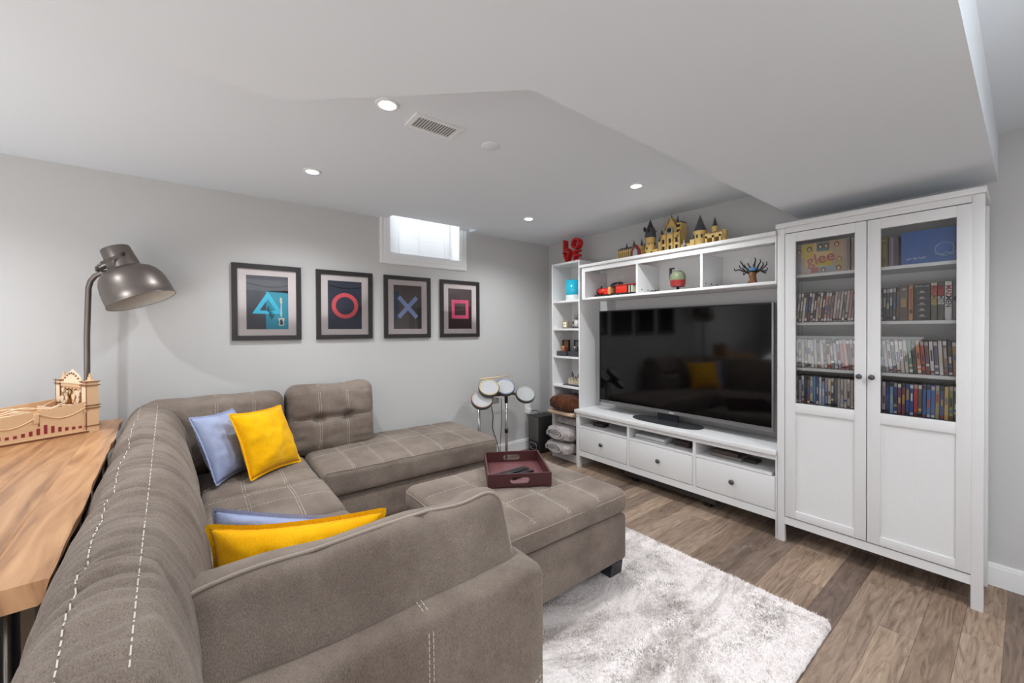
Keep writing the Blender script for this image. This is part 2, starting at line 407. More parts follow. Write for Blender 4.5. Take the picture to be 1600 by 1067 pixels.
jb.box(dx, XL+.006, wy0-.0, wy0+.012, wz0, wt, TRIM); jb.box(dx, XL+.006, wy1-.012, wy1, wz0, wt, TRIM); jb.box(dx, XL+.012, wy0, wy1, wz0, wz0+.014, TRIM)
jb.box(dx-.03, dx, wy0, wy0+.05, wz0, wt, TRIM); jb.box(dx-.03, dx, wy1-.05, wy1, wz0, wt, TRIM); jb.box(dx-.03, dx, wy0, wy1, wz0, wz0+.05, TRIM); jb.box(dx-.03, dx, -1.2, -1.17, wz0, wt, TRIM)
jb.build('jamb', win)
box1('pane', (dx-.018, dx-.012, wy0+.03, wy1-.03, wz0+.03, wt), GLASS('window_glass'), win)
SLAT = M('white_blind_slat', 'f4f5f6', .5)
_nt = SLAT.node_tree; _tr = _nt.nodes.new('ShaderNodeBsdfTranslucent'); _tr.inputs[0].default_value = (.95,.96,.97,1); _mx = _nt.nodes.new('ShaderNodeMixShader'); _mx.inputs[0].default_value = .5
_nt.links.new(_nt.nodes['Principled BSDF'].outputs[0], _mx.inputs[1]); _nt.links.new(_tr.outputs[0], _mx.inputs[2]); _nt.links.new(_mx.outputs[0], _nt.nodes['Material Output'].inputs[0])
bx = XL-.036
sl = MB(); z = wz0+.035
while z < wt-.02:
    mt = Matrix.Translation((bx, 0, z)) @ Matrix.Rotation(math.radians(58), 4, 'Y')
    sl.box(-.0135, .0135, wy0+.02, wy1-.095, -.0006, .0006, SLAT, 0, mt); z += .0205
stuff(sl.build('blind_slats', win))
box1('bottom_rail', (bx-.012, bx+.012, wy0+.02, wy1-.095, wz0+.018, wz0+.030), SLAT, win, .003)
cd = MB()
for yy in (wy0+.1, -1.25, wy1-.16): cd.cyl((bx+.014, yy, wz0+.02), (bx+.014, yy, wt), .0012, None, SLAT, 6)
cd.build('blind_cords', win)
# recessed ceiling lights
LENS = EMIT('downlight_lens', 'fffdf6', 45)
for i, (lx, ly, lb) in enumerate(((-.735,-2.20,'round recessed ceiling light beside the air vent'), (-1.722,-2.3,'round recessed ceiling light nearest the left pictures'),
        (-1.729,-.566,'round recessed ceiling light nearest the room corner'), (-.676,-.498,'round recessed ceiling light in front of the toy castle'))):
    t = thing('recessed_light', (lx,ly,ZC), lb, 'ceiling light', 'recessed downlights in the ceiling')
    MB().lathe([(.032,-.001),(.034,-.006),(.048,-.006),(.052,-.001)], TRIM, (lx,ly,ZC), n=28).build('trim_ring', t)
    MB().lathe([(.0001,-.003),(.032,-.003)], LENS, (lx,ly,ZC), n=24).build('lens', t)
# ceiling vent & cover plate
v0 = (-.782, -1.952); vt = thing('ceiling_vent', (*v0, ZC), 'white slotted air vent set in the ceiling', 'vent')
fr = MB(); hw, hl = .068, .122
for dims in ((-hw,-hw+.02,-hl,hl),(hw-.02,hw,-hl,hl),(-hw+.02,hw-.02,-hl,-hl+.02),(-hw+.02,hw-.02,hl-.02,hl)): fr.box(v0[0]+dims[0], v0[0]+dims[1], v0[1]+dims[2], v0[1]+dims[3], ZC-.008, ZC, TRIM)
fr.build('vent_frame', vt)
box1('backing', (v0[0]-hw+.02, v0[0]+hw-.02, v0[1]-hl+.02, v0[1]+hl-.02, ZC-.002, ZC-.0005), M('vent_dark', '8e8e8e', .8), vt)
n = 15; slat_me = None
for i in range(n):
    yy = v0[1]-hl+.026+i*(2*hl-.052)/(n-1)
    if slat_me is None:
        o = MB().box(-hw+.02, hw-.02, -.0045, .0045, -.0006, .0006, TRIM, 0, Matrix.Rotation(.45, 4, 'X')).build('slat', vt, origin=(0,0,0)); slat_me = o.data
    else:
        o = bpy.data.objects.new('slat', slat_me); COL.objects.link(o); o.parent = vt; o.matrix_parent_inverse = world_inv(vt)
    o.location = (v0[0], yy, ZC-.005)
tag(MB().lathe([(.0001,-.006),(.045,-.006),(.05,-.003),(.05,0)], CEIL, (-.79,-1.62,ZC), n=28).build('cover_plate'), 'round white blank cover plate on the ceiling by the vent', 'cover plate')

# ------------------------------------------------------------------ FURNITURE: white wall unit
DGAP = M('peg_plug_dark', '3a3835', .8)  # plain dark colour of the peg hole plugs
def knob(p, parent, r=.0145):
    MB().lathe([(.006,0),(.006,.008),(r*.9,.012),(r,.018),(r*.92,.024),(r*.5,.027),(.0001,.0275)], KNOB, p, (0,-1,0), 18).build('knob', parent)
# glass-door cabinet
CW, CD, CH = .839, .33, 1.968
cab = thing('display_cabinet', (CW/2, CD/2, 0), 'tall white display cabinet with two glass doors full of disc cases', 'cabinet')
for x0 in (0, CW-.04):
    f = MB()
    f.box(x0, x0+.04, 0, .03, 0, CH-.03, WHITE, .002); f.box(x0, x0+.04, CD-.03, CD, 0, CH-.03, WHITE, .002)
    f.box(x0+.012, x0+.028, .03, CD-.03, .10, CH-.03, WHITE)
    f.build('side_frame', cab)
box1('top_board', (-.006, CW+.006, -.012, CD+.004, CH-.03, CH), WHITEH, cab, .003)
box1('top_rail', (.04, CW-.04, .003, .022, 1.905, CH-.03), WHITEH, cab)
box1('bottom_rail', (.04, CW-.04, .003, .022, .112, .157), WHITEH, cab)
box1('back_panel', (.02, CW-.02, CD-.012, CD-.006, .13, CH-.03), BACKP, cab)
box1('floor_board', (.02, CW-.02, .022, CD-.012, .14, .158), WHITEH, cab)
SH = [1.648, 1.358, 1.083, .862]      # shelf tops
for zt_ in SH: box1('shelf', (.02, CW-.02, .045, CD-.014, zt_-.018, zt_), WHITEH, cab, .0015)
box1('stop_rail', (.4, .44, .03, .045, .16, CH-.03), WHITE, cab)
for nm, x0, x1, kx, g0, g1 in (('left', .043, .4245, .397, .097, .375), ('right', .4285, .800, .449, .4815, .751)):
    d = bpy.data.objects.new('door', None); COL.objects.link(d); d.parent = cab; d.location = (0,0,0); d.matrix_parent_inverse = world_inv(cab)
    z0, z1, gb, gt, pb, pt = .163, 1.9, .868, 1.846, .210, .812
    mb = MB(); ya, yb = -.001, .021
    mb.box(x0, g0, ya, yb, z0, z1, WHITE, .0015); mb.box(g1, x1, ya, yb, z0, z1, WHITE, .0015)
    mb.box(g0, g1, ya+.0003, yb, z0, pb, WHITEH, .001); mb.box(g0, g1, ya+.0003, yb, gt, z1, WHITEH, .001); mb.box(g0, g1, ya+.0003, yb, pt, gb, WHITEH, .001)
    mb.build('door_frame', d)
    box1('door_panel', (g0-.004, g1+.004, .007, .014, pb-.004, pt+.004), WHITE, d)
    box1('glass_pane', (g0-.004, g1+.004, .009, .012, gb-.004, gt+.004), GLASSM, d)
    knob((kx, ya, 1.057), d)
# TV bench
BX0, BX1, BY0, BY1, BH = -1.706, -.003, 0.0, .335, .556
BW1 = .008
bench = thing('tv_bench', ((BX0+BX1)/2, .17, 0), 'low white media bench with three drawers under the television', 'tv bench')
box1('top_board', (BX0-.012, BX1, -.015, BY1, BH-.032, BH), WHITEH, bench, .003)
for x0, pw_ in ((BX0,.038), (BX1-BW1,BW1)):
    f = MB()
    f.box(x0, x0+pw_, .001, .04, 0, BH-.032, WHITE, .002); f.box(x0, x0+pw_, BY1-.04, BY1, 0, BH-.032, WHITE, .002)
    f.box(x0+.002, x0+pw_*.85, .04, BY1-.04, .14, BH-.032, WHITE)
    f.build('end_frame', bench)
box1('top_rail', (BX0+.038, BX1-BW1, .003, .022, BH-.062, BH-.032), WHITEH, bench)
box1('bottom_rail', (BX0+.038, BX1-BW1, .003, .022, .118, .168), WHITEH, bench)
box1('back_panel', (BX0+.03, BX1-.03, BY1-.02, BY1-.012, .14, BH-.032), BACKP, bench)
box1('niche_shelf', (BX0+.03, BX1-.03, .004, BY1-.02, .388, .404), WHITEH, bench)
divs = (-1.114, -.537)
for dx_ in divs: box1('divider', (dx_-.011, dx_+.011, .003, BY1-.02, .168, BH-.062), WHITE, bench)
spans = ((BX0+.038, divs[0]-.011), (divs[0]+.011, divs[1]-.011), (divs[1]+.011, BX1-BW1))
for (a, b) in spans:
    dr = box1('drawer', (a+.003, b-.003, .001, .2, .172, .384), WHITEH, bench, .0015)
    knob(((a+b)/2, .001, .281), dr, .0175)
# bookcase
KX0, KX1, KY0, KH = -2.105, -1.712, .062, 2.003
bk = thing('bookcase', ((KX0+KX1)/2, .2, 0), 'narrow white open bookcase in the corner with blankets at the bottom', 'bookcase')
box1('side_panel', (KX0, KX0+.017, KY0, WY-.006, 0, KH), BILLY, bk, .001); box1('side_panel', (KX1-.017, KX1, KY0, WY-.006, 0, KH), BILLY, bk, .001)
box1('back_panel', (KX0+.01, KX1-.01, WY-.014, WY-.008, .05, KH-.01), BACKP, bk)
box1('top_board', (KX0+.017, KX1-.017, KY0, WY-.014, KH-.02, KH), BILLY, bk, .001)
BSH = [1.618, 1.334, 1.050, .752, .470, .075]
for zz in BSH: box1('shelf', (KX0+.017, KX1-.017, KY0+.004, WY-.014, zz-.02, zz), BILLY, bk, .001)
box1('plinth', (KX0+.017, KX1-.017, KY0+.01, KY0+.025, 0, .055), BILLY, bk)
# bridging shelf
RX0, RX1, RZ0, RZ1 = -1.626, -.004, 1.600, 1.930
br = thing('bridging_shelf', ((RX0+RX1)/2, .16, RZ0), 'white three-bay wall shelf bridging the bookcase and the cabinet above the television', 'shelf')
box1('top_board', (RX0-.018, RX1, -.015, WY-.03, RZ1-.026, RZ1), WHITEH, br, .003)
box1('top_rail', (RX0, RX1, .0, .02, RZ1-.068, RZ1-.026), WHITEH, br)
box1('bottom_shelf', (RX0, RX1, 0, WY-.03, RZ0, RZ0+.02), WHITEH, br, .002)
box1('back_panel', (RX0+.01, RX1, WY-.04, WY-.032, RZ0, RZ1-.02), BACKP, br)
box1('side_panel', (RX0, RX0+.04, .0, WY-.03, RZ0+.02, RZ1-.068), WHITE, br); box1('side_panel', (RX1-.008, RX1, .0, WY-.03, RZ0+.02, RZ1-.068), WHITE, br)
for dx_ in (-1.023, -.482): box1('divider', (dx_-.009, dx_+.009, .004, WY-.04, RZ0+.02, RZ1-.068), WHITE, br)
for dx_, ys in ((-1.014, (.06,.15)), (-.473, (.05,.13,.22))):
    for yy in ys: MB().cyl((dx_-.001, yy, RZ0+.052), (dx_+.0012, yy, RZ0+.052), .006, None, DGAP, 10).build('peg_hole', br)
for dx_ in (-1.40, -.85, -.30): box1('cable_cover', (dx_-.018, dx_+.018, WY-.046, WY-.039, 1.80, 1.84), TRIM, br)
box1('crossbar', (RX0+.15, RX1-.01, WY-.05, WY-.03, RZ0-.10, RZ0), WHITEH, br)

# television
tv = thing('television', (-.82, .18, BH), 'large flat black television on the white bench', 'television')
T0, T1, TZ0, TZ1, TY = -1.555, -.078, .628, 1.497, .165
SIL = M('brushed_silver', '9a9b9e', .32, .8); BLK = M('black_plastic', '17171a', .35)
SCR = M('screen_glass', '050506', .06, spec=.5)
fr = MB(); bw = .011
fr.box(T0+bw, T1-bw, TY, TY+.018, TZ0, TZ0+.028, SIL); fr.box(T0+bw, T1-bw, TY, TY+.018, TZ1-bw, TZ1, BLK); fr.box(T0, T0+bw, TY, TY+.018, TZ0, TZ1, BLK); fr.box(T1-bw, T1, TY, TY+.018, TZ0, TZ1, SIL)
fr.build('bezel', tv)
box1('screen', (T0+.004, T1-.004, TY+.004, TY+.016, TZ0+.004, TZ1-.004), SCR, tv)
box1('rear_housing', (T0+.03, T1-.03, TY+.016, TY+.055, TZ0+.03, TZ1-.08), BLK, tv, .01)
box1('maker_plate', (-.83, -.79, TY-.001, TY+.001, TZ0+.009, TZ0+.016), M('plate_light', 'd8d8d8', .3), tv)
st = MB(); ell = [(.30*(abs(math.cos(a))**.6)*(1 if math.cos(a) > 0 else -1), .105*(abs(math.sin(a))**.75)*(1 if math.sin(a) > 0 else -1)) for a in [2*PI*k/48 for k in range(48)]]
st.prism(ell, 0, .009, M('smoked_glass', '2a2c30', .08), Matrix.Translation((-.86, .165, BH))); st.prism([(x*.96, y*.9) for x, y in ell], .009, .0105, M('steel_plate', '5c5f64', .25, .7), Matrix.Translation((-.86, .165, BH)))
st.build('stand_base', tv)
box1('stand_neck', (-.95, -.77, .185, .205, BH+.009, TZ0+.06), M('stand_dark', '2b2c30', .25, .3), tv)
# soundbar beneath bench? dark device on the floor
sb = thing('soundbar', (-.83,.2,0), 'long dark grey device lying on the floor under the media bench', 'soundbar')
box1('body', (-1.25, -.44, .12, .2, .025, .085), M('dark_grey_cloth', '4a4442', .8), sb, .01)
for xx in (-1.14, -.5): box1('foot', (xx-.025, xx+.025, .12, .18, 0, .025), BLK, sb, .004)

# ------------------------------------------------------------------ DVDs
CASE = {}
def dmat(h, rough=.35):
    if h not in CASE: CASE[h] = M('case_'+h, tuple(int(int(h[k:k+2],16)*.90) for k in (0,2,4)), rough)
    return CASE[h]
ORD = ['first','second','third','fourth','fifth','sixth','seventh','eighth','ninth','tenth','eleventh','twelfth','thirteenth','fourteenth','fifteenth','sixteenth','seventeenth','eighteenth','nineteenth','twentieth','twenty-first','twenty-second','twenty-third','twenty-fourth','twenty-fifth']
def cname(h):
    r, g, b = int(h[:2],16), int(h[2:4],16), int(h[4:],16); mx, mn = max(r,g,b), min(r,g,b); L = (mx+mn)/2
    if mx-mn < 26: return 'black' if L < 60 else 'dark grey' if L < 105 else 'grey' if L < 165 else 'pale grey' if L < 205 else 'white'
    import colorsys
    hh = colorsys.rgb_to_hsv(r/255, g/255, b/255)[0]*360
    nm = 'red' if hh < 14 or hh > 340 else 'orange' if hh < 34 else 'tan' if hh < 48 else 'yellow' if hh < 66 else 'green' if hh < 165 else 'teal' if hh < 195 else 'blue' if hh < 255 else 'purple' if hh < 295 else 'pink'
    if hh < 34 and L < 95: nm = 'brown' if hh >= 8 else 'dark red'
    return ('dark ' if L < 85 and not nm.startswith(('dark','brown')) else 'pale ' if L > 175 else '')+nm
def dvd(x, w_, h, z, lean, spine, accents, label, group, y=.055, dep=.125):
    """a disc case standing on a shelf: hard case with printed spine blocks and a title strip"""
    mb = MB(); mb.box(-w_/2+.0004, w_/2-.0004, .0012, dep, 0, h, dmat('26262a' if random.random() < .6 else '3c3c42'), .0008, None, 1)
    mb.box(-w_/2+.0008, w_/2-.0008, 0, .002, .002, h-.002, dmat(spine))
    for (za, zb, c, wf) in accents: mb.box(-w_/2*wf, w_/2*wf, -.0004, .001, za*h, zb*h, dmat(c))
    o = mb.build('disc_case', None, origin=(0,0,0)); o.location = (x, y, z); o.rotation_euler = (0, lean, 0)
    return tag(o, label, 'disc case', group)
def rand_acc(spine, light):
    a = []; pal = ['e8e4e0','cfc9c4','222226','b8b2ac','8a3a34','3f5f9a','d8c9a0','5a5a60'] if light else ['e6e2dd','18181b','c8a24a','b23a30','d9d4cc','3b66b0','7c7c80','d7c060']
    if random.random() < .8: a.append((.86, .97, random.choice(['e2dfdb','202024','b5b0ab','c9c3bd']), .86))
    if random.random() < .85:
        z = random.uniform(.3,.5); a.append((z, z+random.uniform(.15,.33), random.choice(pal), random.uniform(.35,.6)))
    if random.random() < .8: a.append((.04, random.uniform(.09,.14), random.choice(['e4e0dc','1c1c20','cfcac5','8c2f2a']), .86))
    if random.random() < .45:
        z = random.uniform(.15,.26); a.append((z, z+.07, random.choice(pal), .86))
    return a
def row(x0, x1, z, h, cols, lean, where, group, light=True, hvar=.006, y=.055, over=True):
    n = len(cols); wd = (x1-x0)/n
    for i, c in enumerate(cols):
        hh = h+random.uniform(-hvar, hvar)*.5
        le = lean(i/(n-1)) if callable(lean) else lean
        dz = abs(math.sin(le))*wd/2 + .0006
        dvd(x0+wd*(i+.5), wd*.93, hh, z+dz, le, c, rand_acc(c, light), '%s disc case, %s from left, %s' % (cname(c), ORD[i], where), group, y=y+random.uniform(0,.004))
# left door, rows top to bottom
row(.083, .385, SH[1], .176, ['a9a49c','8a7f78','d6d0b8','6e3a38','2c3f38','a6a3ac','4a3432','c4a49a','8f8a76','5a2222','c98a78','9a8578','8a7478','c6a8a0','a09088','b5aba5','8f7f7a','c0b0a8','c98f82','8e8c92','9aa0ac','8288a0'], .09, 'leaning upper left row', 'leaning disc cases on the upper left shelf')
row(.080, .388, SH[2], .172, ['b9b5b2','8c8a8a','c7c3c0','9d9696','cdc8c5','c2bfc0','b4babd','8a7f80','d2cdc8','7e7a7c','c8aa9c','8a8488','a8b0ba','9a9294','c48f94','d8a090','7a5654','b08a88','8f6f70'], lambda t: -.01-.10*t, 'middle left glass row', 'disc cases on the middle left shelf')
row(.082, .388, SH[3], .170, ['8d9099','a6b0c2','b9b4aa','2a2826','6e5a50','c9beb4','5f8fb0','38508a','c4c6c4','98a4cc','8c9cc4','d2cbb8','5a5c68','6c6e74','b4aeb2','c2bab8','cdc4c0','bfb5b2','c6bab8','b8a8a4','c4b4b0'], .0, 'lowest left glass row', 'disc cases on the lowest left shelf')
# right door
row(.468, .545, SH[1], .176, ['6a6864','5c5456','565052','4f4f52','57525c','6d5648'], .012, 'dark set on upper right shelf', 'dark disc cases on the upper right shelf')
row(.462, .768, SH[2], .172, ['c3c6c8','aab2b6','b8bcc4','d2c8c6','7e8488','d6cfcd','d8d0ce','cfc9c6','5f8a76','4c4c48','d48a58','c2452f','7a4a48','d8d6d4','6a5a80','d6d2ce','8a6a64','4a3a34','b8924e','3c322c'], lambda t: -.10+.07*t, 'middle right glass row', 'disc cases on the middle right shelf')
row(.462, .768, SH[3], .170, ['27496a','c9b6bc','2b3f80','74a8d0','3a3a6e','7a4a70','7c3a40','1f4f9e','2a4a98','c8312e','6a625c','3a62a8','3f74bc','4a6cb4','a09a70','3c5488','dcb45c','8c9440','3a4a5c','3f88b8'], .01, 'lowest right colourful row', 'colourful disc cases on the lowest right shelf', light=False)
# upper right: special boxes
def boxset(name, x0, x1, h, z, spine, accents, label, y=.05, dep=.14, txts=()):
    t = thing(name, ((x0+x1)/2, y, z), label, 'box set')
    box1('slipcase', (x0, x1, y, y+dep, z+.0005, z+h), dmat(spine), t, .001, 1)
    if accents:
        mb = MB()
        for (xa, xb, za, zb, c) in accents: mb.box(x0+(x1-x0)*xa, x0+(x1-x0)*xb, y-.0006, y+.001, z+h*za, z+h*zb, dmat(c))
        mb.build('spine_print', t)
    for (s_, size, xc, zc, c, vert, bold) in txts:
        mt = frame_mtx((x0+(x1-x0)*xc, y-.0011, z+h*zc), (0,0,-1) if vert else (1,0,0), (1,0,0) if vert else (0,0,1))
        MB().mesh(text_mesh(s_, size, bold=bold), dmat(c), mt).build('spine_title', t)
    return t
z_ = SH[1]
boxset('box_set', .546, .579, .187, z_, '5f5148', [(.2,.8,.38,.62,'b08a4e'),(.1,.9,.62,.8,'6e5f52'),(.3,.8,.84,.9,'b0a79c')], 'thick brown disc box set beside the tan spined case')
boxset('box_set', .581, .598, .180, z_, 'c98f5f', [(.25,.8,.35,.92,'a8543c'),(.25,.85,.2,.33,'3a2a22')], 'thin tan and orange box set left of the wide black one')
a_ = [(.25,.75,.10+i*.16,.115+i*.16,'a89f96') for i in range(5)]+[(.38,.62,.115+i*.16,.165+i*.16,'a89f96') for i in range(5)]
boxset('box_set', .600, .660, .187, z_, '2c2a2a', a_, 'wide black box set with five small emblems on its spine', txts=[('BRUCE LEE', .0105, .5, .93, 'd8d4d0', False, 0)])
boxset('box_set', .662, .683, .187, z_, '5d5a4a', [(0,1,.93,1,'c9c0a4'),(.05,.95,.66,.93,'d2542a'),(.05,.95,.40,.66,'d8b040')], 'box set with orange over yellow bands on its spine', txts=[('MAD', .024, .5, .79, '6e2a16', True, .0004), ('MEN', .024, .5, .53, '5d5a4a', True, .0004)])
boxset('box_set', .685, .707, .189, z_, '4f4d48', [(.05,.95,.64,.9,'b8201c'),(.05,.95,.40,.63,'dcd8d4')], 'box set with red over white bands on its spine', txts=[('MAD', .024, .5, .77, '7a1210', True, .0004), ('MEN', .024, .5, .52, '2e2c2a', True, .0004)])
boxset('box_set', .709, .733, .190, z_, 'd8d5d2', [(.15,.3,.04,.08,'8a8886')], 'white box set with a red and black vertical title', txts=[('MAD', .027, .5, .745, 'b3202a', True, .0006), ('MEN', .027, .5, .475, '1f1d1d', True, .0006)])
boxset('box_set', .735, .752, .186, z_, '6a6a6a', [(.1,.9,.5,.62,'c2bfbc'),(.2,.8,.06,.9,'7c7a7a')], 'grey box set at the right end of the upper right row')
boxset('box_set', .754, .770, .180, z_, 'a9a6a2', [(.2,.8,.1,.9,'8f8c88')], 'pale grey box set half hidden by the right door stile')
# top shelf
z_ = SH[0]
g = thing('series_box', (.21,.06,z_), 'wide yellow box printed with portraits and a red title, on top left shelf', 'box set')
gx0, gx1, gh, gy = .088, .322, .186, .06
box1('carton', (gx0, gx1, gy, gy+.13, z_+.0005, z_+gh), dmat('b9a58c'), g, .001, 1)
pr_ = MB(); W_ = gx1-gx0
def gp(xa, xb, za, zb, c, d=.0006): pr_.box(gx0+W_*xa, gx0+W_*xb, gy-d, gy+.001, z_+gh*za, z_+gh*zb, dmat(c))
gp(.0,.09,.02,.98,'9a8a92'); gp(.09,.36,.50,.95,'c9b64a'); gp(.36,.42,.2,.97,'d9b58a'); gp(.42,.68,.70,.97,'6f8f88'); gp(.70,.98,.40,.97,'c4a88e'); gp(.80,.98,.03,.42,'b9a06a')
gp(.09,.30,.03,.46,'b8a894'); gp(.30,.46,.03,.2,'b5553a'); gp(.46,.80,.02,.2,'8fa0a0'); gp(.17,.74,.22,.68,'d8b84a',.0010); gp(.34,.74,.22,.40,'c9ae16',.0012); gp(.36,.70,.46,.68,'e2bf8f',.0011)
pr_.build('printed_front', g)
ppl = MB()
for (cx, cz, hc) in ((.27,.80,'2e2420'),(.50,.85,'1e1a18'),(.62,.85,'4a2a24'),(.83,.86,'6b4630'),(.88,.40,'8a7440'),(.56,.10,'3a2f28'),(.87,.12,'3c2a2a'),(.05,.75,'6a4a4a')):
    mt = frame_mtx((gx0+W_*cx, gy-.0014, z_+gh*cz), (1,0,0), (0,0,1))
    ppl.prism([(.0125*math.cos(a), .015*math.sin(a)) for a in [2*PI*k/14 for k in range(14)]], 0, .0006, dmat(hc), mt)
    mt = frame_mtx((gx0+W_*cx, gy-.0022, z_+gh*cz-.002), (1,0,0), (0,0,1))
    ppl.prism([(.0075*math.cos(a), .0105*math.sin(a)) for a in [2*PI*k/14 for k in range(14)]], 0, .0006, dmat('d9b09a'), mt)
ppl.build('portraits', g)
MB().mesh(text_mesh('glee', .086, bold=.0012), dmat('b24a55'), frame_mtx((gx0+W_*.50, gy-.0026, z_+gh*.46), (.985,0,.17), (-.17,0,.985))).build('title', g)
boxset('box_set', .325, .345, .186, z_, '8f7f7a', [(0,.12,0,1,'d8d4cf')], 'grey brown box set right of the yellow portrait box', dep=.13)
boxset('box_set', .350, .372, .182, z_, 'b3a49d', [(.2,.5,.1,.9,'9b8c86')], 'pale pinkish box set at the right edge of the left glass')
boxset('box_set', .470, .502, .160, z_, '6b5f30', [(.3,.7,.3,.75,'8a7c40'),(.35,.6,.84,.9,'b5aa70')], 'olive gold box set at the left of the top right shelf', dep=.13)
boxset('box_set', .505, .543, .155, z_, '6a5660', [(.25,.45,.02,.98,'8c7a90'),(.6,1,.02,.98,'54404a')], 'dusky purple box set next to the blue box')
bb = thing('blue_box', (.66,.06,z_), 'wide blue box with a pale ring shape, on the top right shelf', 'box set')
bx0, bx1, bh, by = .552, .772, .168, .055
BLB = M('blue_sea_print', '2a5596', .4, var=.35, scale=14)
box1('carton', (bx0, bx1, by, by+.14, z_+.0005, z_+bh), BLB, bb, .001, 1)
pr_ = MB(); cx, cz = bx0+.155, z_+.062
ring = [(cx+.032*math.cos(a), by-.0016, cz+.032*math.sin(a)) for a in [2*PI*k/32 for k in range(32)]]
pr_.tube(ring, .0035, dmat('8fa3cc'), 6, True)
pr_.tube([(bx0+.12+i*.006, by-.001, z_+.04+.009*math.sin(i*1.1)*(.3+.06*i)) for i in range(17)], .0025, dmat('9fb2d8'), 6)
for i in range(9): pr_.box(bx0+.022+i*.0085, bx0+.028+i*.0085, by-.0008, by+.001, z_+.022+(i%3)*.003, z_+.030+(i%2)*.004, dmat('aab8d8'))
pr_.build('printed_front', bb)

# ------------------------------------------------------------------ things on the shelves
RED = M('glossy_red', 'c4161c', .3); REDD = M('deep_red_plastic', 'a81a1a', .35); BRK = M('bright_red_brick', 'd02a1c', .35)
TAN = M('tan_brick', 'd3b26c', .45, var=.12, scale=60); TAND = M('dark_tan_brick', 'a98a4e', .5); DGR = M('dark_slate_brick', '45464c', .45); BLKB = M('black_brick', '1d1d20', .4); BRN = M('brown_brick', '6f4526', .5); LGR = M('light_grey_brick', '9a9c9e', .45)
# plain red letters LO over VE
lv = thing('letter_ornament', (-1.90, .2, KH), 'red block letters spelling LOVE in two rows on top of the bookcase', 'ornament')
for ch, px, pz, sz in (('L', -1.985, .185, .155), ('O', -1.845, .185, .150), ('V', -1.972, .062, .165), ('E', -1.842, .062, .160)):
    me = text_mesh(ch, sz, extr=.03, bold=.0035)
    MB().mesh(me, RED, frame_mtx((px, .17, KH+pz), (1,0,0), (0,0,1))).build('letter', lv)
# generic toy brick castle
RT = RZ1
def spire(mb, x, y, z, r, h, mat=DGR): mb.lathe([(r*1.15,0),(r*1.05,h*.06),(r*.62,h*.42),(r*.25,h*.78),(.0008,h)], mat, (x,y,z), n=14)
def crenel(mb, x0, x1, y0, y1, z, mat):
    n_ = max(2, int((x1-x0)/.014))
    for i in range(n_):
        xx = x0+(x1-x0)*(i+.25)/n_; mb.box(xx, xx+(x1-x0)/n_*.5, y0, y1, z, z+.010, mat)
ct = thing('toy_castle', (-.86, .16, RT), 'long tan and black toy brick castle with pointed towers on the wall shelf', 'toy castle')
y0, y1 = .11, .20
mb = MB(); mb.box(-1.30, -1.115, y0, y1, RT, RT+.085, TAN); mb.prism([(0,0),(.09,0),(.045,.035)], 0, .185, DGR, frame_mtx((-1.30, y0, RT+.085), (0,1,0), (0,0,1), (1,0,0)))
for i in range(9):
    xx = -1.295+i*.021; mb.box(xx, xx+.007, y0-.006, y0, RT, RT+.095, TAN); mb.box(xx+.010, xx+.016, y0-.001, y0+.001, RT+.025, RT+.07, BLKB); mb.cyl((xx+.0035, y0-.003, RT+.095), (xx+.0035, y0-.003, RT+.112), .004, .0005, DGR, 6)
mb.build('great_hall', ct)
mb = MB(); mb.box(-1.125, -1.05, y0-.02, y0+.05, RT, RT+.10, TAN); mb.prism([(-.045,0),(.045,0),(.045,.06),(.02,.10),(0,.115),(-.02,.10),(-.045,.06)], 0, .012, M('dark_red_brick','7c2323',.5), frame_mtx((-1.088, y0-.02, RT), (1,0,0), (0,0,1)))
mb.prism([(-.022,0),(.022,0),(.022,.055),(0,.085),(-.022,.055)], 0, .006, LGR, frame_mtx((-1.088, y0-.033, RT+.004), (1,0,0), (0,0,1))); spire(mb, -1.16, .16, RT+.115, .013, .06); spire(mb, -1.075, .15, RT+.10, .012, .07); spire(mb, -1.235, .16, RT+.112, .01, .05); mb.build('gate_hall', ct)
mb = MB(); mb.lathe([(.046,0),(.046,.06),(.040,.07),(.040,.145),(.047,.15),(.047,.155)], TAN, (-.985,.14,RT), n=16); mb.lathe([(.048,0),(.044,.02),(.038,.07),(.030,.085)], DGR, (-.985,.14,RT+.155), n=14); spire(mb, -.985, .14, RT+.235, .026, .085)
for a in range(5): mb.cyl((-.985+.04*math.cos(a*1.3), .14-.04*abs(math.sin(a*1.3)), RT+.19+.012*a), (-.985+.05*math.cos(a*1.3), .14-.05*abs(math.sin(a*1.3)), RT+.21+.012*a), .008, .010, BLKB, 8)
for k in range(9):
    a = PI+k*.38; mb.box(-.985+.046*math.cos(a)-.004, -.985+.046*math.cos(a)+.004, .14+.046*math.sin(a)-.003, .14+.046*math.sin(a)+.003, RT+.02+.035*(k%3), RT+.037+.035*(k%3), TAND if k%2 else BLKB)
mb.lathe([(.043,.105),(.045,.108),(.043,.111)], TAND, (-.985,.14,RT), n=16)
mb.build('tall_round_tower', ct)
mb = MB(); mb.box(-.94, -.90, y0, y1-.02, RT, RT+.05, TAN); mb.lathe([(.030,0),(.030,.09),(.034,.095),(.034,.105)], TAN, (-.885,.15,RT), n=12); spire(mb, -.885, .15, RT+.105, .028, .105); mb.build('small_round_tower', ct)
mb = MB(); mb.box(-.855, -.70, y0-.01, y1, RT, RT+.15, TAN); mb.prism([(-.055,0),(.055,0),(.055,.04),(.012,.115),(0,.135),(-.012,.115),(-.055,.04)], 0, .08, TAN, frame_mtx((-.785, y1, RT+.145), (1,0,0), (0,0,1), (0,-1,0)))
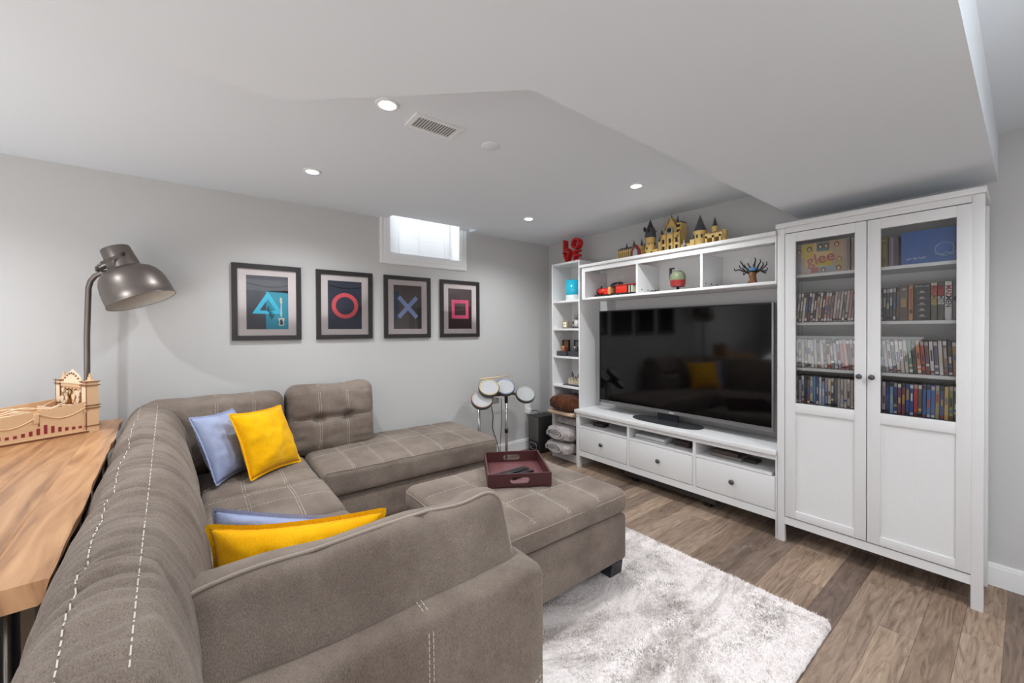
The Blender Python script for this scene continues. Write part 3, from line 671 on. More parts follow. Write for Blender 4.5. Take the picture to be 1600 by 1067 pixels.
mb.lathe([(.028,0),(.028,.006),(.02,.008)], LGR, (-.785, y0-.01, RT+.175), (0,-1,0), 18); mb.lathe([(.019,.004),(.0005,.004)], BLKB, (-.785,y0-.013,RT+.175), (0,-1,0), 16)
for xx in (-.84,-.785,-.728):
    for zz, hh in ((.02,.035),(.075,.035)): mb.box(xx-.009, xx+.009, y0-.0125, y0-.009, RT+zz, RT+zz+hh, BLKB)
for xx in (-.857,-.815,-.755,-.70): mb.box(xx-.005, xx+.005, y0-.018, y0, RT, RT+.155, TAND)
spire(mb, -.745, .15, RT+.19, .016, .11); spire(mb, -.785, .13, RT+.275, .006, .035); mb.box(-.73, -.70, y0, y1, RT+.15, RT+.225, TAN); crenel(mb, -.735, -.695, y0, y1, RT+.225, DGR)
for k in range(26):
    xx = -.85+.145*((k*37)%26)/26; zz = .012+.128*((k*11)%26)/26; mb.box(xx-.006, xx+.006, y0-.0125, y0-.009, RT+zz, RT+zz+.006, TAND if k%3 else TAN)
for k in range(7):
    for sg in (-1,1): mb.box(-.785+sg*(.052-.0065*k)-.004, -.785+sg*(.052-.0065*k)+.004, y0-.004, y0+.01, RT+.185+.0125*k, RT+.197+.0125*k, TAND)
for xx in (-.722,-.708):
    for zz in (.03,.07,.11,.15,.19): mb.box(xx-.004, xx+.004, y0-.0125, y0-.0005, RT+zz, RT+zz+.018, BLKB)
mb.build('central_gable', ct)
mb = MB(); mb.box(-.70, -.60, y0, y1-.02, RT, RT+.045, TAN); crenel(mb, -.70, -.60, y0, y1-.02, RT+.045, TAND); mb.lathe([(.010,0),(.012,.02),(.005,.03),(.007,.045),(.0005,.05)], LGR, (-.665,y0-.01,RT+.03), n=10); mb.lathe([(.012,0),(.012,.03)], BLKB, (-.65,y0-.012,RT), n=8); mb.build('low_wall', ct)
mb = MB(); mb.lathe([(.045,0),(.045,.11),(.050,.12),(.050,.13)], TAN, (-.565,.15,RT), n=16); spire(mb, -.565, .15, RT+.13, .042, .125)
for a in (-2.3,-1.6,-.9): mb.box(-.565+.046*math.cos(a)-.006, -.565+.046*math.cos(a)+.006, .15+.046*math.sin(a)-.003, .15+.046*math.sin(a)+.003, RT+.075, RT+.10, BLKB)
mb.box(-.62, -.585, y0-.01, y1-.02, RT, RT+.07, TAN); mb.build('round_tower', ct)
mb = MB()
for xx in (-.50,-.45,-.40): mb.box(xx-.008, xx+.008, y0, y1-.02, RT, RT+.075, TAN)
mb.box(-.51, -.385, y0, y1-.02, RT+.06, RT+.09, TAN); crenel(mb, -.51, -.385, y0, y1-.02, RT+.09, TAND); mb.lathe([(.022,0),(.022,.055),(.025,.06)], TAN, (-.455,.15,RT+.085), n=12); spire(mb, -.455, .15, RT+.145, .018, .07); mb.lathe([(.028,0),(.028,.10),(.031,.105)], TAN, (-.395,.15,RT), n=12); mb.build('arched_wing', ct)
# train in left bay
z0 = RZ0+.02
tr = thing('toy_train', (-1.33, .12, z0), 'red and black toy brick steam engine in the left bay of the wall shelf', 'toy train')
mb = MB(); mb.box(-1.54, -1.36, .08, .16, z0+.012, z0+.022, BLKB)
for xx in (-1.52,-1.48,-1.43,-1.39):
    for yy in (.076,.158): mb.cyl((xx, yy, z0+.013), (xx, yy+.006, z0+.013), .013, None, BLKB, 14)
mb.build('engine_chassis', tr)
MB().cyl((-1.51,.12,z0+.055), (-1.41,.12,z0+.055), .030, None, BRK, 16).box(-1.43, -1.385, .08, .16, z0+.022, z0+.075, BRK, .003).build('boiler', tr)
MB().lathe([(.032,0),(.034,.006),(.034,.014),(.02,.018),(.0005,.018)], BLKB, (-1.51,.12,z0+.055), (-1,0,0), 16).cyl((-1.49,.12,z0+.08), (-1.49,.12,z0+.108), .008, .011, BLKB, 10).prism([(0,0),(.05,0),(.0,.02)], 0, .08, REDD, frame_mtx((-1.525,.08,z0+.004), (-1,0,0), (0,0,1), (0,1,0))).build('smokebox', tr)
MB().box(-1.385, -1.355, .08, .16, z0+.02, z0+.09, M('orange_tan','c98d5a',.5), .002).build('cab_wall', tr)
mb = MB(); mb.box(-1.35, -1.30, .085, .155, z0+.01, z0+.03, BLKB)
for k in range(7): mb.lathe([(.012,-.004),(.014,-.002),(.014,.002),(.012,.004)], BLKB, (-1.36+k*.018, .12+.012*math.sin(k*2), z0+.112+.006*math.sin(k*1.7)), (0,1,.2), 10)
mb.tube([(-1.38,.12,z0+.10),(-1.36,.12,z0+.115),(-1.3,.12,z0+.122),(-1.25,.12,z0+.112)], .008, BLKB); mb.box(-1.38,-1.26,.095,.145,z0+.085,z0+.10,BLKB,.003); mb.build('loose_black_parts', tr)
mb = MB(); mb.box(-1.30, -1.11, .075, .165, z0+.014, z0+.022, BLKB); mb.box(-1.295, -1.17, .078, .162, z0+.022, z0+.088, BRK, .003); mb.build('carriage_body', tr)
mb = MB(); mb.box(-1.165, -1.12, .08, .16, z0+.022, z0+.085, M('cream_window','cdc6ae',.4)); mb.box(-1.175, -1.16, .076, .164, z0+.022, z0+.09, BLKB); mb.box(-1.145, -1.135, .076, .164, z0+.022, z0+.09, BLKB); mb.box(-1.30, -1.105, .072, .168, z0+.088, z0+.097, REDD, .003)
for xx in (-1.27,-1.22,-1.16,-1.125): mb.cyl((xx,.073,z0+.012), (xx,.079,z0+.012), .012, None, BLKB, 12)
mb.build('carriage_roof_and_windows', tr)
# generic helmet-shaped ornament in the centre bay (plain stand-in)
hm = thing('helmet_ornament', (-.735, .13, z0), 'green and red toy brick dome on a black stand, centre bay of wall shelf', 'ornament')
OLV = M('olive_green_brick', '717a5e', .5); 
MB().lathe([(.032,0),(.03,.006),(.012,.012),(.010,.035)], BLKB, (-.735,.13,z0), n=14).build('stand', hm)
MB().lathe([(.048,.035),(.055,.05),(.058,.085)], M('maroon_brick','8c2320',.4), (-.735,.13,z0), n=22).lathe([(.045,.034),(.001,.034)], BLKB, (-.735,.13,z0), n=22).build('lower_band', hm)
MB().lathe([(.058,.0855),(.059,.10),(.056,.125),(.046,.145),(.028,.158),(.0005,.163)], OLV, (-.735,.13,z0), n=22).build('dome', hm)
MB().box(-.80,-.79,.115,.14,z0+.10,z0+.185,DGR,.001).box(-.80,-.762,.12,.135,z0+.178,z0+.188,BLKB).build('mast', hm)
for i, (xx, nm) in enumerate(((-.93,'spidery black toy brick figure left of the green and red dome'),(-.53,'small grey toy brick skeleton by the right divider of the centre bay'))):
    mb = MB(); mat = BLKB if i == 0 else LGR
    if i == 0:
        for k in range(5): mb.tube([(xx,.12,z0+.012),(xx+.03*math.cos(k*1.3),.12+.02*math.sin(k*1.3),z0+.024),(xx+.055*math.cos(k*1.3),.12+.035*math.sin(k*1.3),z0+.002)], .003, mat, 6)
        mb.lathe([(.0005,0),(.012,.005),(.012,.012),(.0005,.017)], mat, (xx,.12,z0+.006), n=10)
    else:
        mb.tube([(xx,.2,z0),(xx+.008,.2,z0+.03),(xx,.2,z0+.06)], .005, mat, 6); mb.tube([(xx-.02,.2,z0+.03),(xx,.2,z0+.05),(xx+.02,.2,z0+.035)], .004, mat, 6); mb.lathe([(.0005,0),(.011,.006),(.010,.016),(.0005,.02)], mat, (xx,.2,z0+.06), n=10); mb.tube([(xx,.2,z0+.001),(xx-.015,.19,z0+.004)], .004, mat, 6)
    tag(mb.build('brick_figure'), nm, 'toy')
# bare toy tree in right bay
te = thing('toy_tree', (-.19, .13, z0), 'toy brick tree with a brown trunk and curling black branches, right bay', 'toy tree')
MB().tube([(-.19,.13,z0),(-.188,.13,z0+.03),(-.192,.13,z0+.06),(-.19,.13,z0+.085)], [.030,.022,.022,.028], BRN, 9).tube([(-.215,.11,z0+.004),(-.196,.12,z0+.03)], [.012,.008], BRN, 7).tube([(-.163,.115,z0+.004),(-.185,.12,z0+.03)], [.012,.008], BRN, 7).build('trunk', te)
mb = MB()
for k in range(13):
    a = PI*(k/12)*1.16-.25; L_ = .062+.018*((k*7)%3)
    p0 = Vector((-.19+.015*math.cos(a), .13-.01*(k%3-1), z0+.088)); d = Vector((math.cos(a), -.25*(k%3-1), .75*math.sin(a)+.12))
    pts = [p0+d*L_*t+Vector((0,0,.012*math.sin(t*5+k))) for t in (0,.35,.65,.9)]; e = pts[-1]
    pts += [e+Vector((.008*math.cos(a+1.2),0,.010)), e+Vector((-.004,0,.018))]
    mb.tube(pts, [.0075,.006,.005,.004,.0035,.002], BLKB, 6)
mb.build('branches', te)
MB().lathe([(.0005,0),(.022,.006),(.026,.014),(.018,.024),(.0005,.028)], M('blue_brick','4f7fae',.4), (-.185,.115,z0+.09), n=12).build('blue_centre', te)
# shelf pin holes as small dark plugs on divider
# bookcase items
z1 = BSH[0]
cyl_ = thing('blue_container', (-1.885,.16,z1), 'bright turquoise translucent jar on the top shelf of the bookcase', 'jar')
MB().lathe([(.0005,.055),(.075,.055),(.08,.06),(.08,.205),(.074,.205),(.074,.07),(.0005,.068)], M('turquoise_plastic','25b3cf',.15,spec=.6), (-1.885,.16,z1), n=28).build('body', cyl_)
MB().lathe([(.0005,0),(.078,0),(.08,.004),(.08,.0545),(.0005,.0545)], M('pale_jar_base','d5dbdd',.2), (-1.885,.16,z1), n=28).build('base', cyl_)
z2 = BSH[1]
ck = thing('mini_clock', (-1.985,.15,z2), 'tiny cream square desk clock on the third bookcase level', 'clock')
box1('case', (-2.02,-1.95,.135,.165,z2,z2+.08), M('taupe_case','8a7d6c',.5), ck, .006); box1('dial', (-2.008,-1.962,.132,.1351,z2+.014,z2+.066), M('cream_dial','ece2c0',.5), ck, .002); box1('hands', (-1.998,-1.972,.131,.1321,z2+.039,z2+.044), BLK, ck)
fg = thing('toy_figure', (-1.83,.15,z2), 'small white and grey toy figure beside the tiny clock', 'toy')
MB().box(-1.875,-1.79,.12,.19,z2,z2+.016,DGR,.004).build('base', fg); MB().lathe([(.018,0),(.030,.02),(.034,.05),(.022,.075)], M('off_white_brick','d9d2cc',.5), (-1.83,.155,z2+.016), n=12).build('torso', fg); MB().lathe([(.022,0),(.036,.006),(.034,.05),(.024,.07),(.0005,.074)], M('grey_cap','77716d',.6), (-1.825,.155,z2+.091), n=12).build('hat', fg); MB().lathe([(.012,0),(.014,.01),(.0005,.02)], BLKB, (-1.868,.14,z2+.05), n=10).build('paw', fg)
z3 = BSH[2]
def diorama(xc, lab, cols, nm):
    t = thing('framed_display', (xc,.15,z3), lab, 'display piece')
    box1('plinth_box', (xc-.066,xc+.066,.10,.20,z3,z3+.05), M('charcoal_box','3b3b40',.5), t, .003)
    f_ = MB(); 
    for d in ((xc-.046,xc-.038,z3+.05,z3+.165),(xc+.038,xc+.046,z3+.05,z3+.165),(xc-.046,xc+.046,z3+.157,z3+.165),(xc-.046,xc+.046,z3+.05,z3+.058)): f_.box(d[0],d[1],.16,.185,d[2],d[3],BLKB)
    f_.build('frame', t); box1('picture', (xc-.04,xc+.04,.172,.178,z3+.056,z3+.16), M(nm+'_pic',cols[0],.4,var=.5,scale=30), t)
    MB().lathe([(.012,0),(.016,.018),(.009,.03)], M(nm+'_f1',cols[1],.5), (xc-.008,.135,z3+.05), n=10).lathe([(.0005,0),(.012,.006),(.012,.018),(.0005,.024)], M(nm+'_f2',cols[2],.5), (xc-.008,.135,z3+.08), n=10).build('figurine', t)
    box1('back_wall', (xc+.02,xc+.03,.13,.155,z3+.05,z3+.10), M(nm+'_f3',cols[3],.5), t)
diorama(-2.005, 'small lit orange framed scene on a charcoal base, left on the fourth bookcase level', ('8a5a38','c5622e','e0b070','7a3a28'), 'warm')
diorama(-1.838, 'small black and white framed scene on a charcoal base, right on the fourth level', ('7d7d80','4a4a50','cfc8bc','3a3a3e'), 'cool')
z4 = BSH[3]
mc = thing('mini_castle', (-1.86,.17,z4), 'miniature pale castle model on a dark tray on a low bookcase level', 'toy castle')
box1('tray', (-1.985,-1.735,.10,.24,z4,z4+.012), DGR, mc, .003)
mb = MB(); PALE = M('pale_stone_brick','cfc0a8',.5)
for xx, r, h in ((-1.945,.017,.05),(-1.905,.016,.075),(-1.862,.018,.06),(-1.82,.016,.075),(-1.775,.018,.05)): mb.lathe([(r,0),(r*.9,h),(r*1.1,h+.006)], PALE, (xx,.16,z4+.012), n=10)
mb.box(-1.96,-1.75,.15,.2,z4+.012,z4+.045,PALE); mb.build('towers', mc)
mb = MB()
for xx, r, h, t_ in ((-1.905,.017,.06,.087),(-1.82,.017,.045,.087),(-1.862,.015,.025,.072)): spire(mb, xx, .16, z4+t_, r, h)
mb.build('spires', mc)
# blankets
BLKT = fabric_mat('brown_plush', '4a2a1b', '633c28', 110, 1.0, 8, .8); GRYB = fabric_mat('grey_plush', '9a9391', 'b3acaa', 110, 1.0, 8, .4); BEI = fabric_mat('beige_fleece', 'c4a58c', 'd0b39b', 300, .8, 8)
def blanket(name, cx, cy, cz, hx, hy, hz, mat, seed, label, spiral=True):
    """a rolled or folded plush throw, its rolled end facing the room"""
    mb = MB(); rows = []; n = 40
    for j in range(27):
        t = j/26*2-1; ey = (1-abs(t)**6)**.5 if abs(t) < 1 else 0
        r_ = []
        for k in range(n):
            a = 2*PI*k/n; ca, sa = math.cos(a), math.sin(a)
            x = hx*(abs(ca)**.75)*(1 if ca > 0 else -1); z = hz*(abs(sa)**.8)*(1 if sa > 0 else -1)
            s_ = .35+.65*ey
            if abs(t) == 1: s_ = .35
            d = 1+.10*nz(ca*2.2+seed, sa*2.2, t*2.5)+.07*nz(ca*6+seed, sa*6+3, t*7)
            r_.append((max(KX0+.0185, min(KX1-.0185, cx+x*s_*d)), cy+hy*t+.012*nz(ca*3,sa*3,seed+t*4), max(cz-hz, cz+z*s_*d)))
        rows.append(r_)
    V = mb.strip(rows, mat, True); i = mb._mi(mat)
    mb.bm.faces.new(V[0]).material_index = i; mb.bm.faces.new(V[-1]).material_index = i
    o = mb.build(name); tag(o, label, 'blanket')
    if spiral:
        sp = MB(); pts = []
        for k in range(46):
            a = k*.36; rr = .12+.62*k/46
            pts.append((cx+hx*rr*math.cos(a), cy-hy*1.0-.004+.05*hy*rr, cz+hz*rr*math.sin(a)))
        sp.tube(pts, [.004+.010*k/46 for k in range(46)], mat, 6); so_ = sp.build('rolled_edge', o)
    return o
blanket('rolled_blanket', -1.895, .115, BSH[4]+.116, .178, .165, .078, BLKT, 1.3, 'brown plush blanket stuffed in the low bookcase level', False)
o = MB().box(-2.08,-1.735,-.03,.28,BSH[4]+.001,BSH[4]+.034,BEI,.012,None,3).build('folded_blanket'); tag(o, 'folded beige fleece beneath the brown plush blanket', 'blanket')
o = MB().box(-2.07,-1.745,.07,.30,BSH[5]+.28,BSH[5]+.355,GRYB,.03,None,4).build('folded_blanket'); tag(o, 'flat grey fleece lying behind on top of the two rolled grey blankets', 'blanket')
blanket('rolled_blanket', -1.92, .12, BSH[5]+.206, .172, .19, .072, GRYB, 4.1, 'upper rolled grey plush blanket at the bottom of the bookcase')
blanket('rolled_blanket', -1.93, .11, BSH[5]+.067, .165, .19, .066, GRYB, 9.7, 'lower rolled grey plush blanket at the bottom of the bookcase')
# subwoofer
sw = thing('subwoofer', (-2.30,.1,0), 'black box subwoofer on the floor in the corner by the bookcase', 'speaker')
sx0, sx1, sy0, sy1, sh = -2.385, -2.215, -.03, .235, .395
box1('cabinet', (sx0,sx1,sy0,sy1,.012,sh), M('black_ash','2b2729',.4,bump=.2,scale=60), sw, .004)
box1('front_grille', (sx0+.006,sx1-.006,sy0-.006,sy0+.001,.135,sh-.008), M('grey_grille','5b5655',.7,bump=.5,scale=400), sw, .002)
pt = MB(); pt.box(sx0+.006,sx1-.006,sy0-.005,sy0+.001,.02,.128,M('gloss_black','0c0c0d',.12),.002)
pt.tube([(sx0+.085+.055*(abs(math.cos(a))**.6)*(1 if math.cos(a)>0 else -1), sy0-.006, .074+.034*(abs(math.sin(a))**.6)*(1 if math.sin(a)>0 else -1)) for a in [2*PI*k/32 for k in range(32)]], .006, M('port_ring','77777b',.25,.5), 8, True); pt.build('bass_port', sw)
for xx in (sx0+.03,sx1-.03):
    for yy in (sy0+.03,sy1-.03): MB().cyl((xx,yy,0),(xx,yy,.013),.012,None,BLK,10).build('foot', sw)
# wall outlet with plug
ol = thing('wall_outlet', (XL,.03,.4), 'white wall outlet with a white plug in it, above the subwoofer', 'outlet')
box1('cover', (XL,XL+.006,-.01,.065,.395,.50), TRIM, ol, .002)
MB().box(XL+.006,XL+.045,.0,.05,.39,.455,TRIM,.01).build('plug', ol)
MB().tube([(XL+.04,.045,.42),(XL+.07,.09,.425),(XL+.08,.13,.40),(XL+.06,.17,.3),(XL+.03,.2,.1),(XL+.04,.2,.012)], .004, BLK, 6).build('cord', ol)
# bench niches
z = .404
gb = thing('network_box', (-1.52,.14,z), 'small black box with a cord in the left bench niche', 'media box')
box1('case', (-1.585,-1.465,.10,.19,z,z+.032), M('matte_dark','3a3232',.5), gb, .005); MB().tube([(-1.47,.17,z+.02),(-1.44,.18,z+.045),(-1.42,.22,z+.03),(-1.36,.27,z+.012)], .003, BLK, 6).build('cord', gb)
md = thing('disc_player', (-.95,.13,z), 'flat silver grey disc player in the middle bench niche', 'disc player')
box1('case', (-1.07,-.80,.04,.22,z,z+.040), M('pale_silver','c9c9cb',.35,.2), md, .006); box1('dark_band', (-1.068,-.802,.0385,.041,z+.014,z+.02), M('band_grey','77777a',.4), md)
db = thing('game_console', (-.70,.2,z), 'small dark brown box right of the silver player in the middle niche', 'media box'); box1('case', (-.75,-.63,.10,.27,z,z+.045), M('dark_brown_box','4a3a36',.5), db, .006); box1('front_slot', (-.735,-.645,.098,.101,z+.02,z+.026), BLK, db)
pc = thing('notebook_stack', (-.34,.14,z), 'dark brown leathery boxes piled in the right bench niche', 'box stack')
box1('lower_case', (-.45,-.24,.07,.23,z,z+.024), M('grey_brown_box','6f6763',.5), pc, .004); box1('upper_case', (-.445,-.265,.075,.22,z+.024,z+.05), M('umber_box','4b3f3b',.45), pc, .006); box1('side_case', (-.235,-.16,.10,.2,z,z+.022), M('black_box','2f2b2b',.5), pc, .004)

# ------------------------------------------------------------------ drum kit pads
MTL = M('chrome_tube', 'c9cacb', .22, .9); DRB = M('dark_drum_rim', '4f4a44', .5)
dk = thing('electronic_drum_kit', (-2.2,-.55,0), 'electronic drum kit of four round pads on a silver stand by the wall', 'drum kit')
N_ = Vector((.62,-.30,.72)).normalized()
for (c, col, r) in (((-2.10,-.823,.686),'b89e9b',.097), ((-2.10,-.744,.788),'b9ac84',.097), ((-2.12,-.545,.776),'8e96b0',.097), ((-2.12,-.290,.68),'a2aa9e',.097)):
    q = MB().lathe([(.0005,-.045),(r*.85,-.045),(r*1.0,-.026),(r*1.02,.004),(r*.97,.010),(r*.94,.010)], DRB, c, N_, 32).build('pad_housing', dk)
    MB().lathe([(r*.965,.0085),(r*.95,.0125),(r*.84,.0125),(r*.83,.009)], M('ring_'+col, col, .5), c, N_, 32).build('coloured_ring', q)
    MB().lathe([(.0005,.0085),(r*.875,.009)], M('drum_head','b0b0b2',.6), c, N_, 32).build('drum_head', q)
pole = MB(); pole.cyl((-2.22,-.455,.0),(-2.22,-.455,.70),.013,None,MTL,12); pole.build('front_post', dk)
MB().cyl((-2.24,-.765,.0),(-2.24,-.765,.66),.013,None,MTL,12).build('left_post', dk)
for a, b in ((.30,.34),(.60,.70)): MB().cyl((-2.22,-.455,a),(-2.22,-.455,b),.017,None,BLK,12).build('clamp', dk)
MB().cyl((-2.26,-.80,.685),(-2.24,-.33,.675),.012,None,DRB,10).tube([(-2.24,-.62,.68),(-2.2,-.6,.69),(-2.14,-.56,.735)],.012,DRB,8).tube([(-2.25,-.76,.68),(-2.18,-.755,.70),(-2.13,-.748,.745)],.012,DRB,8).tube([(-2.25,-.80,.68),(-2.15,-.823,.66)],.012,DRB,8).tube([(-2.24,-.35,.675),(-2.16,-.3,.655)],.012,DRB,8).box(-2.22,-2.14,-.69,-.60,.62,.67,M('module_grey','8f8c84',.5),.006).build('rack', dk)
for p0, p1 in (((-2.22,-.455,.02),(-2.05,-.42,.012)),((-2.22,-.455,.02),(-2.40,-.43,.012)),((-2.24,-.765,.02),(-2.40,-.79,.012))): MB().cyl(p0,p1,.011,None,MTL,10).build('foot', dk)
MB().tube([(-2.14,-.70,.66),(-2.10,-.70,.52),(-2.12,-.695,.40),(-2.10,-.66,.28),(-2.12,-.61,.14),(-2.12,-.58,.01)],.004,BLK,6).build('cable', dk)
MB().tube([(-2.16,-.56,.66),(-2.15,-.565,.40),(-2.17,-.57,.2),(-2.18,-.55,.01)],.003,BLK,6).build('cable', dk)
ds = MB(); ds.cyl((-2.19,-.79,.86),(-2.17,-.46,.872),.0075,.005,M('drumstick_wood','d8bf95',.5),10); tag(ds.build('drumstick'), 'wooden drumstick lying across the tops of the drum pads', 'drumstick')

# ------------------------------------------------------------------ four framed pictures
FRM = M('black_brown_frame', '2c2828', .35); MAT_ = M('mat_board', 'd6cccb', .8)
DRK = M('poster_dark', '3a3a44', .5, var=.3, scale=6); DRK2 = M('poster_navy', '2f3347', .5, var=.3, scale=6); DRK3 = M('poster_umber', '5b5250', .5, var=.25, scale=4); DRK4 = M('poster_maroon', '3e2226', .5, var=.25, scale=4)
def seg(mb, a, b, wdt, mat, px, x):
    pass
for i, (yc, sym, lab) in enumerate(((-2.459,'tri','black framed picture of a cyan triangle, leftmost on the wall'), (-1.916,'cir','black framed picture of a coral red circle'), (-1.377,'x','black framed picture of a pale blue cross'), (-.837,'sq','black framed picture of a pink square, rightmost on the wall'))):
    zc, hw, hh = 1.531, .219, .275
    t = thing('framed_picture', (XL, yc, zc-hh), lab, 'picture', 'gallery row of symbol pictures')
    x0 = XL+.001; fw_ = .034
    f_ = MB()
    f_.box(x0,x0+.022,yc-hw,yc-hw+fw_,zc-hh,zc+hh,FRM); f_.box(x0,x0+.022,yc+hw-fw_,yc+hw,zc-hh,zc+hh,FRM); f_.box(x0,x0+.022,yc-hw+fw_,yc+hw-fw_,zc-hh,zc-hh+fw_,FRM); f_.box(x0,x0+.022,yc-hw+fw_,yc+hw-fw_,zc+hh-fw_,zc+hh,FRM); f_.build('frame', t)
    iw, ih = .132, .195
    m_ = MB()
    m_.box(x0+.004,x0+.010,yc-hw+fw_,yc-iw,zc-hh+fw_,zc+hh-fw_,MAT_); m_.box(x0+.004,x0+.010,yc+iw,yc+hw-fw_,zc-hh+fw_,zc+hh-fw_,MAT_); m_.box(x0+.004,x0+.010,yc-iw,yc+iw,zc-hh+fw_,zc-ih,MAT_); m_.box(x0+.004,x0+.010,yc-iw,yc+iw,zc+ih,zc+hh-fw_,MAT_); m_.build('mat_board', t)
    ps = MB(); ps.box(x0+.003,x0+.007,yc-iw-.004,yc+iw+.004,zc-ih-.004,zc+ih+.004,(DRK,DRK2,DRK3,DRK4)[i])
    mt = frame_mtx((x0+.0071, yc, zc), (0,1,0), (0,0,1)); 
    def quad(pts, mat, d=.0002): ps.prism(pts, 0, d, mat, mt)
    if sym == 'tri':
        quad([(-.012,-ih),(iw,-ih),(iw,.095),(-.012,.085)], M('reflected_teal','1f93ad',.5,var=.2,scale=5)); quad([(-iw,.09),(iw,.075),(iw,ih),(-iw,ih)], M('poster_grey','55565e',.5,var=.2,scale=5))  # teal area: a reflection in the glass put in as flat colour
    if sym == 'x':
        quad([(-iw,-ih),(-.085,-.05),(-.085,.14),(-iw,.14)], M('poster_slateblue','31465c',.5)); quad([(.07,0),(iw,0),(iw,-ih),(.085,-ih)], M('poster_dark2','3c3838',.5))
    if sym == 'sq':
        quad([(-iw,.02),(iw,.03),(iw,ih),(-iw,ih)], M('poster_umber2','57484a',.5))
    if sym in ('tri','cir'):
        hh_ = .145 if sym == 'tri' else .165
        ps.tube([(x0+.0075, yc-iw+2*iw*k/14, zc+hh_-.028*(1-((k-8)/8)**2)) for k in range(15)], .0028, BLK, 6)  # curtain rod mirrored in the glass, put in as a dark line
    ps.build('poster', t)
    y_ = MB(); x = x0+.0074
    def band(pts, wd, mat, closed=True):
        n_ = len(pts); 
        for k in range(n_ if closed else n_-1):
            a = Vector(pts[k]); b = Vector(pts[(k+1) % n_]); d = (b-a).normalized(); nn = Vector((-d.y, d.x))*wd/2; e = d*wd*.0
            y_.prism([tuple(a-e+nn), tuple(a-e-nn), tuple(b+e-nn), tuple(b+e+nn)], 0, .0012, mat, mt_)
    mt_ = frame_mtx((x, yc, zc), (0,1,0), (0,0,1))
    def ringpoly(outer, inner, mat):
        k = len(outer); ii = y_._mi(mat)
        O_ = [y_.bm.verts.new(mt_ @ Vector((*p, .0012))) for p in outer]; I_ = [y_.bm.verts.new(mt_ @ Vector((*p, .0012))) for p in inner]
        for a in range(k):
            f__ = y_.bm.faces.new((O_[a], O_[(a+1)%k], I_[(a+1)%k], I_[a])); f__.material_index = ii
    if sym == 'tri': ringpoly([(-.098,-.082),(.098,-.082),(0,.082)], [(-.052,-.058),(.052,-.058),(0,.028)], M('cyan_print','35bfe0',.5))
    if sym == 'cir': ringpoly([(.104*math.cos(a),-.005+.104*math.sin(a)) for a in [2*PI*k/48 for k in range(48)]], [(.072*math.cos(a),-.005+.072*math.sin(a)) for a in [2*PI*k/48 for k in range(48)]], M('coral_print','e2595f',.5))
    if sym == 'sq': ringpoly([(-.095,-.095),(.095,-.095),(.095,.088),(-.095,.088)], [(-.062,-.062),(.062,-.062),(.062,.055),(-.062,.055)], M('pink_print','e2587f',.5))
    if sym == 'x':
        X_ = M('pale_blue_print','92a6d6',.5); k_ = .019
        P_ = [(0,k_*1.41),(.085-k_*.7,.09+k_*.7),(.085+k_*.7,.09-k_*.7),(k_*1.41,0),(.085+k_*.7,-.09+k_*.7),(.085-k_*.7,-.09-k_*.7),(0,-k_*1.41),(-.085+k_*.7,-.09-k_*.7),(-.085-k_*.7,-.09+k_*.7),(-k_*1.41,0),(-.085-k_*.7,.09-k_*.7),(-.085+k_*.7,.09+k_*.7)]
        y_.prism(P_, 0, .0012, X_, mt_)
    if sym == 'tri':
        GT = M('reflected_guitar','d8d0b8',.5)  # guitar mirrored from the room, put in as flat colour shapes
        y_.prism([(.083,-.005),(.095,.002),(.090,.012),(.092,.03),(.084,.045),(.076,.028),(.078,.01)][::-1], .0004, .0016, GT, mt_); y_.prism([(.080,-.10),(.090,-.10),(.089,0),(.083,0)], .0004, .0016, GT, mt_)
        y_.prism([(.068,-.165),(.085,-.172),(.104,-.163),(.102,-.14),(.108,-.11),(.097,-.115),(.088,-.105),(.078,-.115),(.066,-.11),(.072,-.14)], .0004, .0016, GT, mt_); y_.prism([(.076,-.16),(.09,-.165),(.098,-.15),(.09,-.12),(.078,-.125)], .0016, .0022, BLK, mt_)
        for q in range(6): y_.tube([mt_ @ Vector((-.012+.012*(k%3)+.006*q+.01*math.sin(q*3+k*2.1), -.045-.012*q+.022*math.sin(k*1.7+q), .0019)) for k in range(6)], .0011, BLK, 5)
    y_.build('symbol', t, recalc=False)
    box1('glazing', (x0+.011,x0+.0125,yc-hw+fw_-.003,yc+hw-fw_+.003,zc-hh+fw_-.003,zc+hh-fw_+.003), PICGLASS, t)

